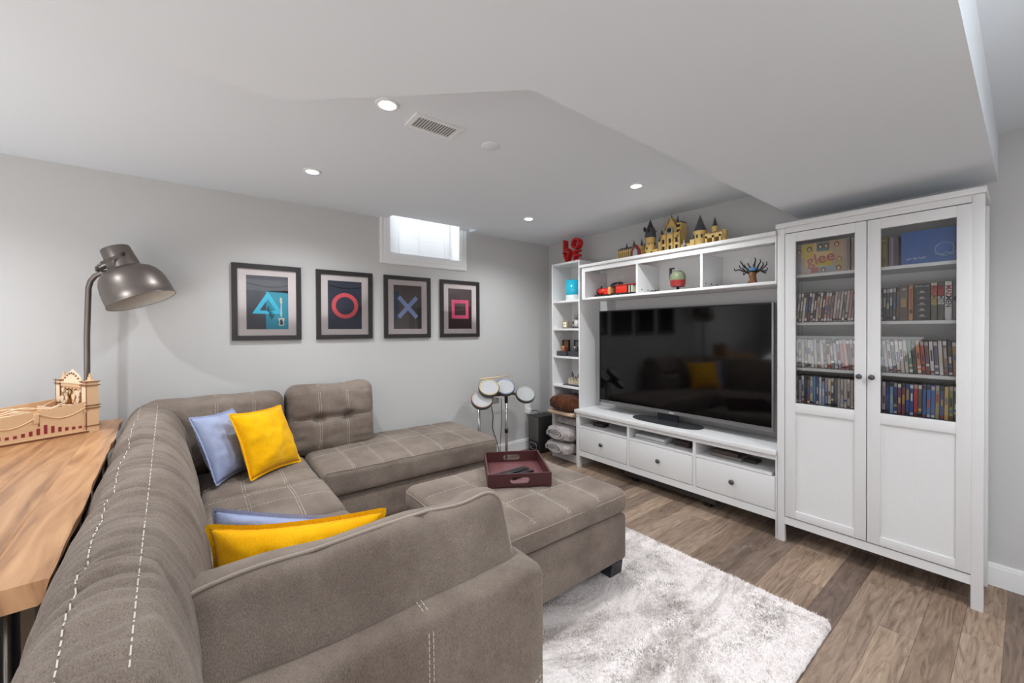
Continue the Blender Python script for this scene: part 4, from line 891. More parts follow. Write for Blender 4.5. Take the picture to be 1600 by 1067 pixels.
# ------------------------------------------------------------------ soft furniture
class Soft:
    """a rounded, upholstered block: lattice box -> rounded box -> deform -> matrix"""
    def __init__(s, c, h, r, deform=None, rot=None):
        s.c = Vector(c); s.h = Vector(h); s.r = r; s.d = deform; s.m = (rot or Matrix.Identity(4)).copy()
        s.m = Matrix.Translation(s.c) @ s.m
    def F(s, p):
        h, r = s.h, s.r
        q = Vector([max(-(h[i]-r), min(h[i]-r, p[i])) for i in range(3)]); d = Vector(p)-q
        if d.length > 1e-9: q = q+d.normalized()*r
        if s.d: q = s.d(q, Vector((q.x/h.x, q.y/h.y, q.z/h.z)))
        return s.m @ q
    def add(s, mb, mat, n):
        idx = mb._mi(mat); V = {}
        def co(i, k):
            t = 2*i/n[k]-1; return s.h[k]*(.45*t+.55*math.sin(t*PI/2))
        def vert(i, j, k):
            if (i,j,k) not in V: V[(i,j,k)] = mb.bm.verts.new(s.F((co(i,0), co(j,1), co(k,2))))
            return V[(i,j,k)]
        def face(*a):
            f = mb.bm.faces.new([vert(*x) for x in a]); f.smooth = True; f.material_index = idx
        nx, ny, nz_ = n
        for i in range(nx):
            for j in range(ny):
                face((i,j,0),(i,j+1,0),(i+1,j+1,0),(i+1,j,0)); face((i,j,nz_),(i+1,j,nz_),(i+1,j+1,nz_),(i,j+1,nz_))
        for i in range(nx):
            for k in range(nz_):
                face((i,0,k),(i+1,0,k),(i+1,0,k+1),(i,0,k+1)); face((i,ny,k),(i,ny,k+1),(i+1,ny,k+1),(i+1,ny,k))
        for j in range(ny):
            for k in range(nz_):
                face((0,j,k),(0,j,k+1),(0,j+1,k+1),(0,j+1,k)); face((nx,j,k),(nx,j+1,k),(nx,j+1,k+1),(nx,j,k+1))
        return s
def dashes(mb, pts, mat=None, dash=.011, gap=.0055, r=.0011):
    """a row of stitches along a polyline of points already lifted off the cloth"""
    mat = mat or STITCH; i = mb._mi(mat)
    acc = 0; on = True; start = pts[0]; prev = pts[0]
    for p in pts[1:]:
        L_ = (p-prev).length
        while acc+L_ > (dash if on else gap):
            t = ((dash if on else gap)-acc)/L_; q = prev.lerp(p, t)
            if on and (q-start).length > 1e-4:
                d = (q-start).normalized(); a = d.orthogonal().normalized(); b = d.cross(a)
                A = [mb.bm.verts.new(start+r*(math.cos(k*PI/2)*a+math.sin(k*PI/2)*b)) for k in range(4)]; B = [mb.bm.verts.new(q+r*(math.cos(k*PI/2)*a+math.sin(k*PI/2)*b)) for k in range(4)]
                for k in range(4): f = mb.bm.faces.new((A[k],A[(k+1)%4],B[(k+1)%4],B[k])); f.material_index = i
            on = not on; start = q; L_ -= (q-prev).length; prev = q; acc = 0
        acc += L_; prev = p
def line_pts(F, a, b, n, lift):
    a, b = Vector(a), Vector(b); return [F(a.lerp(b, k/n))+Vector(lift) for k in range(n+1)]
def g(x, w): return math.exp(-(x/w)**2)

sofa = thing('sectional_sofa', (-1.2,-2.6,0), 'large taupe grey sectional sofa with chaise and contrast stitching', 'sofa')
# bases
def base(nm, c, h, r=.03):
    mb = MB(); Soft(c, h, r, lambda p, u: p+Vector((0,0,0))).add(mb, SOFA, (10,10,6)); return mb.build(nm, sofa)
base('seat_base', (-1.15,-2.68,.165), (1.02,.37,.115))
base('chaise_base', (-2.055,-1.63,.165), (.365,.645,.115))
for (xx, yy) in ((-1.74,-1.04),(-2.36,-1.04),(-.2,-2.4),(-2.3,-3.0)): MB().box(xx-.03,xx+.03,yy-.03,yy+.03,0,.055,BLK,.004).build('foot', sofa)
def seat(nm, x0, x1, y0, y1, z0, z1, sd, dbl=(), single=(), r=.05, crown=.018, ndiv=(30,30,8), along='x', edge=True):
    c = ((x0+x1)/2, (y0+y1)/2, (z0+z1)/2); h = ((x1-x0)/2, (y1-y0)/2, (z1-z0)/2)
    def df(p, u):
        q = p.copy()
        if p.z > 0:
            q.z += crown*(1-u.x*u.x)*(1-u.y*u.y)
            for d in dbl: q.z -= .0045*g((p.y+c[1])-d, .018)*(1-abs(u.y)**8)
            for d in single: q.z -= .003*g((p.x+c[0])-d, .015)
        q.z += .0035*nz(p.x*5+sd, p.y*5, p.z*3) + .0015*nz(p.x*16+sd, p.y*16, p.z*9)
        k = .004*nz(p.x*9+sd*3, p.y*9, p.z*4)
        q.x += k*u.x; q.y += k*u.y
        return q
    s = Soft(c, h, r, df); mb = MB(); s.add(mb, SOFA, ndiv); o = mb.build(nm, sofa)
    st = MB(); lift = (0,0,.0013)
    for d in dbl:
        for e in (-.006,.006): dashes(st, line_pts(s.F, (-h[0]+.01, d+e-c[1], h[2]), (h[0]-.004, d+e-c[1], h[2]), 90, lift))
    for d in single: dashes(st, line_pts(s.F, (d-c[0], -h[1]+.01, h[2]), (d-c[0], h[1]-.01, h[2]), 90, lift))
    if dbl or single: stuff(st.build('stitching', o))
    return o, s
seat('seat_cushion', -2.16,-1.622,-2.86,-2.285,.285,.455, 1.0, (-2.67,-2.47), (-1.80,))
seat('seat_cushion', -1.618,-1.085,-2.86,-2.275,.285,.460, 2.0, (-2.67,-2.47), (-1.53,-1.33))
seat('seat_cushion', -1.081,-.60,-2.86,-2.275,.285,.460, 3.0, (-2.67,-2.47), (-.98,-.75))
seat('seat_cushion', -.596,-.15,-2.86,-2.275,.285,.460, 4.0, (-2.67,-2.47), (-.4,))
o, s = seat('chaise_cushion', -2.435,-1.655,-2.275,-.955,.285,.458, 5.0, (-2.08,-1.90,-1.69,-1.455,-1.20), (-2.02,), .045, .028, (34,50,10))
pp = MB(); pp.tube([s.F((s.h.x-.006, t, s.h.z-.012))+Vector((.002,0,.004)) for t in [(-1+2*k/80)*(s.h.y-.02) for k in range(81)]], .0018, PIPING, 6); pp.build('piping', o)
# back cushions along the picture wall
def wall_back(yc, hy, tufts, vl, sd, zc=.672, hz=.248, lean=-.07, corner=0):
    def df(p, u):
        q = p.copy(); e = (1-u.y*u.y)*(1-u.z*u.z)
        if p.x > 0:
            q.x += .035*max(0, e)**.7
            for ty in tufts: q.x -= .05*math.exp(-((p.y-ty)/.035)**2-((p.z-.012)/.03)**2)
            if tufts: q.x -= .020*g(p.z-.012, .022)*(1-u.y**6)
            for v in vl: q.x -= .008*g(p.y-v, .02)
            if tufts: q.x += .006*nz(p.y*14+sd, p.z*40, 2)*g(abs(p.y)-hy, .14)
        q.z += .010*nz(p.y*4+sd, p.x*3, 1)*max(0,u.z) + (.012*math.exp(-((abs(u.y)-.75)/.3)**2) if u.z > .4 and tufts else 0)
        q += Vector((.004,.003,.003))*nz(p.x*9+sd, p.y*9, p.z*9)
        q.x += .0045*nz(sd, p.y*10, p.z*22)
        return q
    s = Soft((-2.285, yc, zc), (.115, hy, hz), .075, df, Matrix.Rotation(lean, 4, 'Y')); mb = MB(); s.add(mb, SOFA, (10,44,44)); o = mb.build('back_cushion', sofa)
    st = MB(); lf = (.0015,0,.0004)
    for v in vl:
        for e in (-.0065,.0065):
            dashes(st, line_pts(s.F, (s.h.x, v+e, s.h.z-.05), (s.h.x, v+e, -s.h.z+.03), 80, lf)); dashes(st, line_pts(s.F, (-s.h.x+.08, v+e, s.h.z), (s.h.x-.02, v+e, s.h.z), 20, (0,0,.0014)))
    if tufts: dashes(st, line_pts(s.F, (s.h.x, -hy+.04, .004), (s.h.x, hy-.04, .004), 80, lf))
    stuff(st.build('stitching', o)); return o
wall_back(-2.765, .372, (), (-.01,.19), 3.3, .662, .243)
wall_back(-2.075, .303, (-.10,.09), (-.10,.09), 7.7, .670, .250)
# long back: rolled segments with gathers and two rows of stitches along the crest
prof = [(-.105,.30),(-.125,.42),(-.133,.55),(-.132,.66),(-.122,.75),(-.102,.82),(-.072,.867),(-.032,.889),(.012,.891),(.052,.874),(.088,.838),(.118,.785),(.142,.715),(.158,.635),(.165,.55),(.160,.46),(.14,.39)]
NP = 44
def prof_at(s):
    t = s*(len(prof)-1); i = min(int(t), len(prof)-2); f = t-i
    p = [Vector((*prof[max(0,min(len(prof)-1,i+k))],0)) for k in (-1,0,1,2)]
    return .5*((2*p[1])+(p[2]-p[0])*f+(2*p[0]-5*p[1]+4*p[2]-p[3])*f*f+(3*p[1]-p[0]-3*p[2]+p[3])*f**3)
def back_seg(x0, x1, sd, end_round=False, big=0.0):
    cy0, cz0 = 0, .60
    def BF(x, s):
        p = prof_at(s); d = Vector((p.x, p.y-cz0)); t = (x-x0)/(x1-x0)
        ed = min(t, 1-t)*(x1-x0); pin = 1-.15*math.exp(-(ed/.020)) - .055*math.exp(-(ed/.09)**2)+.018+big*math.sin(PI*t)
        if end_round and t > .5: pin *= (1-max(0, (x-(x1-.13))/.13)**2.6*.55)
        d *= pin
        topw = max(0, 1-abs(s-.45)/.5)
        w_ = x+.02*nz(s*5, x*3, sd); gather = .026*(abs(nz(w_*15+sd, s*2.0, sd))**.8-.28)+.015*(abs(nz(w_*34+sd, s*2.4, sd+4))**.8-.28)+.014*nz(x*6+sd, s*3.5, sd+2)
        gather *= (.30+.70*topw)
        gr = .0035*(g(s-.405,.012)+g(s-.515,.012))
        L_ = d.length; d = d*(1+(gather-gr)/max(L_,.05))
        yc = -2.955+.055*x
        if d.x > 0: d.x *= 1-.34*max(0,min(1,(x+.45)/.4))*min(1,max(0,(s-.5)/.12))
        return Vector((x, yc+d.x, cz0+d.y))
    n = max(30, int((x1-x0)*190)); mb = MB(); rows = []
    for i in range(n+1):
        x = x0+(x1-x0)*i/n; rows.append([BF(x, k/NP) for k in range(NP+1)])
    # close the ends
    def cap(r, dx):
        c = sum(r, Vector())/len(r); return [[c+(p-c)*f+Vector((dx*(1-f),0,0)) for p in r] for f in (.75,.4,.02)]
    rows = cap(rows[0], .0)[::-1]+rows+cap(rows[-1], .035 if end_round else 0)
    mb.strip(rows, SOFA); o = mb.build('back_cushion', sofa)
    st = MB()
    for s_ in (.405,.515): dashes(st, [BF(x0+.012+(x1-x0-(.09 if end_round else .024))*k/200, s_)+Vector((0,0,.0016)) for k in range(201)], dash=.0125, gap=.006, r=.0014)
    stuff(st.build('stitching', o)); return o
back_seg(-2.28,-1.735, 1.1); back_seg(-1.735,-1.155, 5.2, big=.01); back_seg(-1.155,-.575, 9.4, big=.015); back_seg(-.575,.31, 14.9, True, .03)
mb = MB(); Soft((-1.0,-3.0,.19), (1.28,.10,.16), .03, None, Matrix.Rotation(.055,4,'Z')).add(mb, SOFA, (12,4,6)); mb.build('back_frame', sofa)
# near arm and its cushion
def armdf(p, u):
    q = p.copy()
    if p.z > 0: q.z += .006*(1-u.x*u.x)*(1-u.y**4)
    q.x += .004*nz(p.y*4, p.z*4, 3); q.z += .003*nz(p.y*7, 1, p.x*3)*max(0,u.z); return q
arm = Soft((-.052,-2.44,.315), (.092,.450,.272), .038, armdf); mb = MB(); arm.add(mb, SOFA, (8,40,26)); ao = mb.build('arm', sofa)
st = MB()
for e in (-.006,.006):
    dashes(st, line_pts(arm.F, (arm.h.x, .05+e, -.2), (arm.h.x, .05+e, arm.h.z-.03), 60, (.0015,0,0))); dashes(st, line_pts(arm.F, (-.05, .05+e, arm.h.z), (arm.h.x-.03, .05+e, arm.h.z), 14, (0,0,.0015)))
    dashes(st, line_pts(arm.F, (arm.h.x, -.38+e, .1), (arm.h.x, -.38+e, arm.h.z-.03), 40, (.0015,0,0)))
    dashes(st, [arm.F((arm.h.x, .2+.24*k/40, -.17+.10*k/40+e*1.6))+Vector((.0015,0,0)) for k in range(41)])
stuff(st.build('stitching', ao))
def cudf(p, u):
    q = p.copy()
    e = max(0,(1-u.y**2))*max(0,(1-u.z**2))
    q.x += (.030 if p.x > 0 else -.035)*e**.6
    q.x += .010*nz(p.y*5, p.z*4, 8)+.004*nz(p.y*13, p.z*7, 2)
    q.z += .012*nz(p.y*5+2, p.x*4, 6)*max(0,u.z)+.016*math.exp(-((u.y-.86)/.16)**2)*max(0,u.z)
    q.x -= .016*math.exp(-((p.y-.14-.10*(p.z-.1))/.022)**2)*max(0,min(1,u.z*1.3)) + .010*math.exp(-((p.y+.15)/.03)**2)*max(0,u.z)
    q.y *= 1-.035*max(0,-u.z)*0 + .012*nz(p.z*8, 3, 1)
    return q
cu = Soft((-.152,-2.474,.590), (.088,.438,.175), .05, cudf, Matrix.Rotation(-.34,4,'Y')); mb = MB(); cu.add(mb, SOFA, (14,70,34)); co = mb.build('arm_cushion', sofa)
a_, b_ = cu.h.y-.028, cu.h.z-.028
loop = []
for k in range(160):
    t = 2*PI*k/160; cx_, sx_ = math.cos(t), math.sin(t)
    loop.append(cu.F((cu.h.x-.014, (a_+.028)*(abs(cx_)**.30)*(1 if cx_ > 0 else -1), (b_+.028)*(abs(sx_)**.42)*(1 if sx_ > 0 else -1)))+Vector((.001,0,.002)))
MB().tube(loop, .0050, PIPING, 6, True).build('piping', co)

# ottoman
ot = thing('ottoman', (-.75,-1.5,.02), 'big taupe grey storage ottoman on the rug with a tray on top', 'ottoman')
OX0, OX1, OY0, OY1 = -1.145, -.352, -1.965, -1.045
mb = MB(); Soft(((OX0+OX1)/2,(OY0+OY1)/2,.213), ((OX1-OX0)/2,(OY1-OY0)/2,.125), .028, lambda p,u: p+Vector((.003*nz(p.y*5,p.z*4,1)*u.x, .003*nz(p.x*5,p.z*4,3)*u.y, 0))).add(mb, SOFA, (24,24,10)); mb.build('base', ot)
oc = ((OX0+OX1)/2,(OY0+OY1)/2,.402); oh = ((OX1-OX0)/2+.006,(OY1-OY0)/2+.006,.066)
OLX = (-.92,-.60); OLY = (-1.685,-1.475,-1.26)
def otdf(p, u):
    q = p.copy()
    if p.z > 0:
        q.z += .012*(1-u.x*u.x)*(1-u.y*u.y)
        for d in OLY: q.z -= .005*g(p.y+oc[1]-d,.018)
        for d in OLX: q.z -= .0035*g(p.x+oc[0]-d,.016)
    q.z += .004*nz(p.x*5,p.y*5,7); q.z += .008*nz(p.x*2,p.y*2,3)*(1 if u.z < -.5 else 0)
    k = .005*nz(p.x*6,p.y*6,p.z*5); q.x += k*u.x; q.y += k*u.y; return q
lid = Soft(oc, oh, .05, otdf); mb = MB(); lid.add(mb, SOFA, (36,36,10)); lo_ = mb.build('lid_cushion', ot)
st = MB()
for d in OLY:
    for e in (-.006,.006): dashes(st, line_pts(lid.F, (-oh[0]+.02,d+e-oc[1],oh[2]), (oh[0]-.005,d+e-oc[1],oh[2]), 100, (0,0,.0014)))
for d in OLX: dashes(st, line_pts(lid.F, (d-oc[0],-oh[1]+.02,oh[2]), (d-oc[0],oh[1]-.01,oh[2]), 100, (0,0,.0014)))
stuff(st.build('stitching', lo_))
pp = MB()
lp = [lid.F((oh[0]*1.0*(abs(math.cos(t))**.12)*(1 if math.cos(t)>0 else -1), oh[1]*(abs(math.sin(t))**.12)*(1 if math.sin(t)>0 else -1), oh[2]-.028))+Vector((.001*math.cos(t),.001*math.sin(t),.001)) for t in [2*PI*k/240 for k in range(240)]]
pp.tube(lp, .0018, PIPING, 6, True); pp.build('piping', lo_)
for xx in (OX0+.075, OX1-.075):
    for yy in (OY0+.075, OY1-.075):
        mb = MB(); mb.prism([(-.055,0),(.055,0),(.065,.07),(-.065,.07)], -.045, .045, M('black_wood_leg','26242a',.4), frame_mtx((xx,yy,.0205),(1,0,0),(0,0,1))); mb.build('leg', ot)
# rug
RX0_, RX1_, RY0_, RY1_ = -1.60, .437, -2.22, -.622
mb = MB(); rows = []; nx, ny = 150, 130; rr = .05
for j in range(ny+1):
    r_ = []
    for i in range(nx+1):
        x = RX0_+(RX1_-RX0_)*i/nx; y = RY0_+(RY1_-RY0_)*j/ny
        ex = min(x-RX0_, RX1_-x); ey = min(y-RY0_, RY1_-y); e = min(ex, ey)
        if ex < rr and ey < rr:
            dx_, dy_ = rr-ex, rr-ey; L_ = math.hypot(dx_, dy_)
            if L_ > rr:
                k = rr/L_; sx_ = 1 if x-RX0_ < RX1_-x else -1; sy_ = 1 if y-RY0_ < RY1_-y else -1
                x = (RX0_+rr-dx_*k) if sx_ > 0 else (RX1_-rr+dx_*k); y = (RY0_+rr-dy_*k) if sy_ > 0 else (RY1_-rr+dy_*k); e = 0
        z = .004+.013*min(1, e/.018)+.004*nz(x*55,y*55,0)*min(1,e/.02)+.003*nz(x*18,y*18,5)*min(1,e/.02)
        wob = .004*nz(x*30,y*30,9) if e < .004 else 0
        r_.append((x+wob, y+wob, z))
    rows.append(r_)
V = mb.strip(rows, RUG)
low = []
rim = [V[0][i] for i in range(nx+1)]+[V[j][nx] for j in range(1,ny+1)]+[V[ny][i] for i in range(nx-1,-1,-1)]+[V[j][0] for j in range(ny-1,0,-1)]
low = [mb.bm.verts.new((v.co.x, v.co.y, .0006)) for v in rim]
for k in range(len(rim)):
    j = (k+1) % len(rim); mb.bm.faces.new((rim[k], low[k], low[j], rim[j])).material_index = 0
rug = tag(mb.build('rug'), 'mottled pale grey shag rug on the plank floor under the ottoman', 'rug')
mb = MB(); i_ = mb._mi(RUG); rnd = random.Random(3)
for k in range(52000):
    if k < 47000:
        x = rnd.uniform(-.62, RX1_-.01); y = rnd.uniform(-1.75, RY1_-.01)
    else:
        x = rnd.uniform(RX0_+.02, -.6); y = rnd.uniform(RY0_+.02, RY1_-.02)
    e = min(RX1_-x, RY1_-y)
    if RX1_-x < .05 and RY1_-y < .05 and math.hypot(.05-(RX1_-x), .05-(RY1_-y)) > .045: continue
    a = rnd.uniform(0, 2*PI); L_ = rnd.uniform(.008,.015); w_ = .0022; t = rnd.uniform(.25,.95)
    bx_, by_ = math.cos(a)*w_, math.sin(a)*w_; dx_, dy_ = math.cos(a+1.6+rnd.uniform(-.6,.6))*L_*t, math.sin(a+1.6+rnd.uniform(-.6,.6))*L_*t
    z = .014*min(1,max(.3,e/.018))
    f = mb.bm.faces.new((mb.bm.verts.new((x-bx_,y-by_,z)), mb.bm.verts.new((x+bx_,y+by_,z)), mb.bm.verts.new((x+dx_,y+dy_,z+L_*.75)))); f.material_index = i_
stuff(mb.build('pile', rug, recalc=False))
# tray
TRY = M('maroon_leatherette', '4a2224', .42, bump=.3, scale=220); TRI = M('maroon_leatherette_floor', '6d4244', .38, bump=.3, scale=220)
TZ = .4815
ta = math.atan2(.295,.178); tc_ = Vector((-.870,-1.403,TZ)); tw, tl, th = .345, .405, .072
tm = Matrix.Translation(tc_) @ Matrix.Rotation(ta, 4, 'Z')
tray = thing('serving_tray', tc_, 'dark maroon leather tray with cut-out handles on the ottoman', 'tray')
mb = MB(); mb.box(-tw/2,tw/2,-tl/2,tl/2,0,.008,TRI,.001,tm); mb.build('floor_panel', tray)
def holed_wall(name, mtx, w_, h_, t_, hw_, hh_):
    angs = sorted(set([2*PI*k/40 for k in range(40)]+[math.atan2(b*h_/2, a*w_/2) % (2*PI) for a in (1,-1) for b in (1,-1)]))
    def outer(a):
        c_, s_ = math.cos(a), math.sin(a); k = min(w_/2/abs(c_) if abs(c_) > 1e-9 else 9, h_/2/abs(s_) if abs(s_) > 1e-9 else 9); return (k*c_, k*s_)
    def inner(a):
        # stadium
        c_, s_ = math.cos(a), math.sin(a); r_ = hh_/2; L_ = hw_/2-r_
        t = r_/abs(s_) if abs(s_) > 1e-9 else 9
        if abs(t*c_) <= L_: return (t*c_, t*s_)
        cx_ = L_ if c_ > 0 else -L_; B = c_*cx_; t = B+math.sqrt(max(0,B*B-(cx_*cx_-r_*r_))); return (t*c_, t*s_)
    mb = MB(); i = mb._mi(TRY); n = len(angs); R_ = {}
    for key, fn in (('o',outer),('i',inner)):
        for sgn in (0,1): R_[key,sgn] = [mb.bm.verts.new(mtx @ Vector((fn(a)[0], (sgn-.5)*t_, fn(a)[1]))) for a in angs]
    for k in range(n):
        j = (k+1) % n
        for A, B in ((('o',0),('i',0)),(('o',1),('i',1)),(('o',0),('o',1)),(('i',0),('i',1))): mb.bm.faces.new((R_[A][k],R_[A][j],R_[B][j],R_[B][k])).material_index = i
    return mb.build(name, tray)
for sg in (-1,1):
    holed_wall('handle_wall', tm @ Matrix.Translation((0, sg*(tl/2-.005), th/2+.0)), tw, th, .010, .105, .032)
    mb = MB(); mb.box(sg*(tw/2-.005)-.005, sg*(tw/2-.005)+.005, -tl/2+.010, tl/2-.010, 0, th, TRY, .001, tm); mb.build('side_wall', tray)
# remotes
def remote(name, p, ang, L_, w_, label, rows_, tilt=0):
    m_ = Matrix.Translation(p) @ Matrix.Rotation(ang, 4, 'Z') @ Matrix.Rotation(tilt, 4, 'X')
    t = thing(name, p, label, 'remote')
    mb = MB(); mb.box(-w_/2,w_/2,-L_/2,L_/2,0.0005,.016,BLK,.005,m_); mb.build('body', t)
    mb = MB(); BT = M('remote_button','454446',.5); BR = M('remote_red','b0404a',.5)
    for a in range(rows_):
        for b in range(3):
            y = -L_/2+.02+a*(L_-.04)/(rows_-1); x = (b-1)*w_*.27
            mb.box(x-w_*.075,x+w_*.075,y-.003,y+.003,.0155,.0185,BR if (a,b) in ((rows_-1,2),(5,0)) else BT,0,m_)
    mb.build('buttons', t)
remote('remote_control', (-.868,-1.43,TZ+.008), .0-.02, .225, .046, 'longer black remote control with many grey buttons, in the tray', 13)
remote('remote_control', (-.805,-1.405,TZ+.008), .13, .165, .038, 'shorter black remote control beside the longer one in the tray', 8)
# throw pillows
def pillow(name, s, th_, mat, mtx, label, sd, ears=.09, sy=None):
    sy = sy or s
    mb = MB(); n = 36; t = thing(name, mtx @ Vector((0,-sy/2,0)), label, 'pillow')
    def P(u, v, sg):
        cu_ = 1-ears*(1-abs(v)**2.2)*abs(u)**3; cv_ = 1-ears*(1-abs(u)**2.2)*abs(v)**3
        x = s/2*u*cu_; y = sy/2*v*cv_
        e = max(0,(1-u*u))*max(0,(1-v*v))
        z = sg*th_*e**.48
        z += sg*(.010*nz(u*2.4+sd,v*2.4,sg)+.006*nz(u*5+sd,v*5,sg*2))*min(1,e*4)
        z += .008*nz(u*1.5+sd, v*1.5, 7)
        return mtx @ Vector((x,y,z))
    g0 = [[P(2*i/n-1, 2*j/n-1, 1) for i in range(n+1)] for j in range(n+1)]; g1 = [[P(2*i/n-1, 2*j/n-1, -1) for i in range(n+1)] for j in range(n+1)]
    mb.strip(g0, mat); mb.strip(g1, mat); bmesh.ops.remove_doubles(mb.bm, verts=mb.bm.verts, dist=.0006)
    mb.build('cover', t)
    # flange border with a tiny ruffle
    mb = MB(); out = []; inn = []; K = 160
    for k in range(K):
        a = k/K*4; sd_ = int(a); f_ = a-sd_
        u, v = ((2*f_-1,-1),(1,2*f_-1),(1-2*f_,1),(-1,1-2*f_))[sd_]
        c0 = P(u, v, 1); d = (mtx.to_3x3() @ Vector((u if abs(u)==1 else 0, v if abs(v)==1 else 0, 0))).normalized()
        nn = (mtx.to_3x3() @ Vector((0,0,1))).normalized()
        inn.append(c0-d*.006); out.append(c0+d*.012+nn*.004*nz(k*.7+sd, 1, 1))
    mb.strip([inn, out], mat, True); mb.build('flange', t, recalc=False)
    return t
def pm_(p, a, b, c): return Matrix.Translation(p) @ Matrix.Rotation(a,4,'Z') @ Matrix.Rotation(b,4,'X') @ Matrix.Rotation(c,4,'Z')
pillow('throw_pillow', .385, .075, BLUE, pm_((-1.955,-2.735,.655),2.5795,1.1962,-.058), 'periwinkle blue pillow half behind the upright yellow pillow in the far corner', 2.0)
pillow('throw_pillow', .385, .075, YEL, pm_((-1.905,-2.53,.655),2.3167,1.1573,-.05), 'mustard yellow pillow standing upright in the far sofa corner', 5.0)
def edge_pillow(p0, p1, lean, s):
    """matrix of a pillow whose top edge runs p0 -> p1 and whose top leans towards its +normal side"""
    p0, p1 = Vector(p0), Vector(p1); d = (p1-p0).normalized(); n = d.cross(Vector((0,0,1))).normalized()
    up = Vector((0,0,1))*math.cos(lean)+n*math.sin(lean); up = (up-d*up.dot(d)).normalized(); z = d.cross(up)
    m = Matrix((d, up, z)).transposed().to_4x4(); m.translation = (p0+p1)/2-up*s/2; return m
pillow('throw_pillow', .47, .055, BLUE, edge_pillow((-.735,-2.82,.712),(-.385,-2.47,.712),math.radians(-6),.25), 'periwinkle blue pillow behind the yellow one inside the near arm', 11.0, sy=.25)
pillow('throw_pillow', .48, .080, YEL, edge_pillow((-.475,-2.835,.755),(-.275,-2.395,.755),math.radians(-4),.30), 'mustard yellow pillow leaning inside the near arm cushion', 8.0, .12, sy=.30)

# ------------------------------------------------------------------ console table behind the sofa
tb_ang = math.atan2(-.115, -1.966)
TO = Vector((-.254,-3.092,.82)); tux = Vector((math.cos(tb_ang), math.sin(tb_ang), 0)); tuy = Vector((-tux.y, tux.x, 0))
if tuy.y > 0: tuy = -tuy
TM = frame_mtx(TO, tux, tuy, (0,0,1))        # x along the table away from the room's near end, y away from the sofa
table = thing('console_table', TM @ Vector((1,.3,-.82)), 'live edge wooden console table with black metal legs behind the sofa', 'table')
TL_, nb = 2.0, 6
edges = [0,.10,.215,.32,.44,.54,.66]
for b in range(nb):
    e0, e1 = edges[b]+(.0004 if b else 0), edges[b+1]-.0004
    mb = MB(); rows = []; N_x = 60
    for k in range(N_x+1):
        x = TL_*k/N_x; wv = (.006*nz(x*3.1,4)+.004*nz(x*8,9)) if b == 0 else 0
        yT = e0+wv; yB = e0+wv+(.010 if b == 0 else 0)
        rows.append([TM @ Vector(p) for p in ((x,yT,-.002),(x,yT+.004,0),(x,e1,0),(x,e1,-.05),(x,yB+.006,-.05),(x,yB,-.044))])
    V = mb.strip(rows, TABLEW, True, False); mb.bm.faces.new(V[0]).material_index = 0; mb.bm.faces.new(V[-1]).material_index = 0
    mb.build('board', table, origin=TM @ Vector((TL_/2,(e0+e1)/2,-.025)))
DM = M('black_steel', '1d1c1e', .35, .6); RD = M('dark_chrome_rod', '77706a', .3, .8)
for xx in (.10, TL_-.10):
    l = MB(); l.box(xx-.03,xx+.03,.06,.60,-.062,-.0505,DM,.002,TM); l.box(xx-.03,xx+.03,.06,.60,-.82,-.808,DM,.002,TM); l.box(xx+.012,xx+.020,.06,.60,-.81,-.06,DM,0,TM)
    lg = l.build('leg_frame', table)
    r_ = None
    for k in range(14):
        yy = .03+k*.044
        MB().cyl(TM @ Vector((xx-.008,yy,-.81)), TM @ Vector((xx-.008,yy,-.06)), .006, None, RD, 10).build('rod', lg)
box1('stretcher', (0,0,0,0,0,0), DM) if False else None
# wooden mechanical arcade model on the table
PLY = M('laser_cut_plywood', 'd9b48c', .6, bump=.2, scale=30, var=.08, stretch=(2,2,12)); PLYE = M('burnt_plywood_edge', '7a4a2a', .7); PLYF = M('pale_engraved_plywood', 'e8d2b4', .6); SLOT = M('red_slot', '8d2431', .5)
wm = thing('wooden_model', (-1.9,-3.4,.82), 'laser cut plywood arcade model with an ornate backboard on the console table', 'wooden model')
e1 = Vector((-.50,.866,0)).normalized(); e2 = Vector((-e1.y, e1.x, 0))
PO = Vector((-1.94,-3.265,.82))
PM = frame_mtx(PO, -e1, e2, (0,0,1))     # x runs from the backboard down the play field, y across it away from the room, z up
ML, MW = .56, .30
def pbox(mb, x0, x1, y0, y1, z0, z1, m, bev=0): mb.box(x0,x1,y0,y1,z0,z1,m,bev,PM)
for yy, nm in ((0,'side_panel'),(MW-.006,'side_panel')):
    mb = MB(); mb.prism([(.045,.012),(ML,.012),(ML,.105),(.045,.152)], 0, .006, PLY, PM @ frame_mtx((0,yy+.006,0),(1,0,0),(0,0,1),(0,-1,0)))
    sp = mb.build(nm, wm)
    if yy == 0:
        hs_ = [.012,.013,.016,.022,.032,.042,.030,.022,.017,.013,.013,.016,.026,.034,.024,.016,.013,.013,.014,.016]
        mb = MB()
        for k, h in enumerate(hs_): pbox(mb, .062+k*.0235, .073+k*.0235, -.0012, .001, .026, .026+h, SLOT)
        mb.build('red_slots', sp)
        mb = MB()
        for c in range(3):
            xc = .13+c*.17; pts = [PM @ Vector((xc-.085+.17*k/14, -.002, (.128-.02*c)-.036*math.sin(PI*k/14))) for k in range(15)]
            mb.tube(pts, .0035, PLY, 6); pbox(mb, xc-.094, xc-.076, -.006, 0, .10-.02*c, .145-.02*c, PLY, .002); pbox(mb, xc-.096, xc-.092, -.002, .001, .085-.02*c, .14-.02*c, PLYE)
        mb.build('swag_trim', sp)
        mb = MB(); pbox(mb, .04, ML, -.010, .004, 0, .012, PLYE); pbox(mb, .04, ML, -.012, .002, .009, .013, PLY); mb.build('plinth_strip', sp)
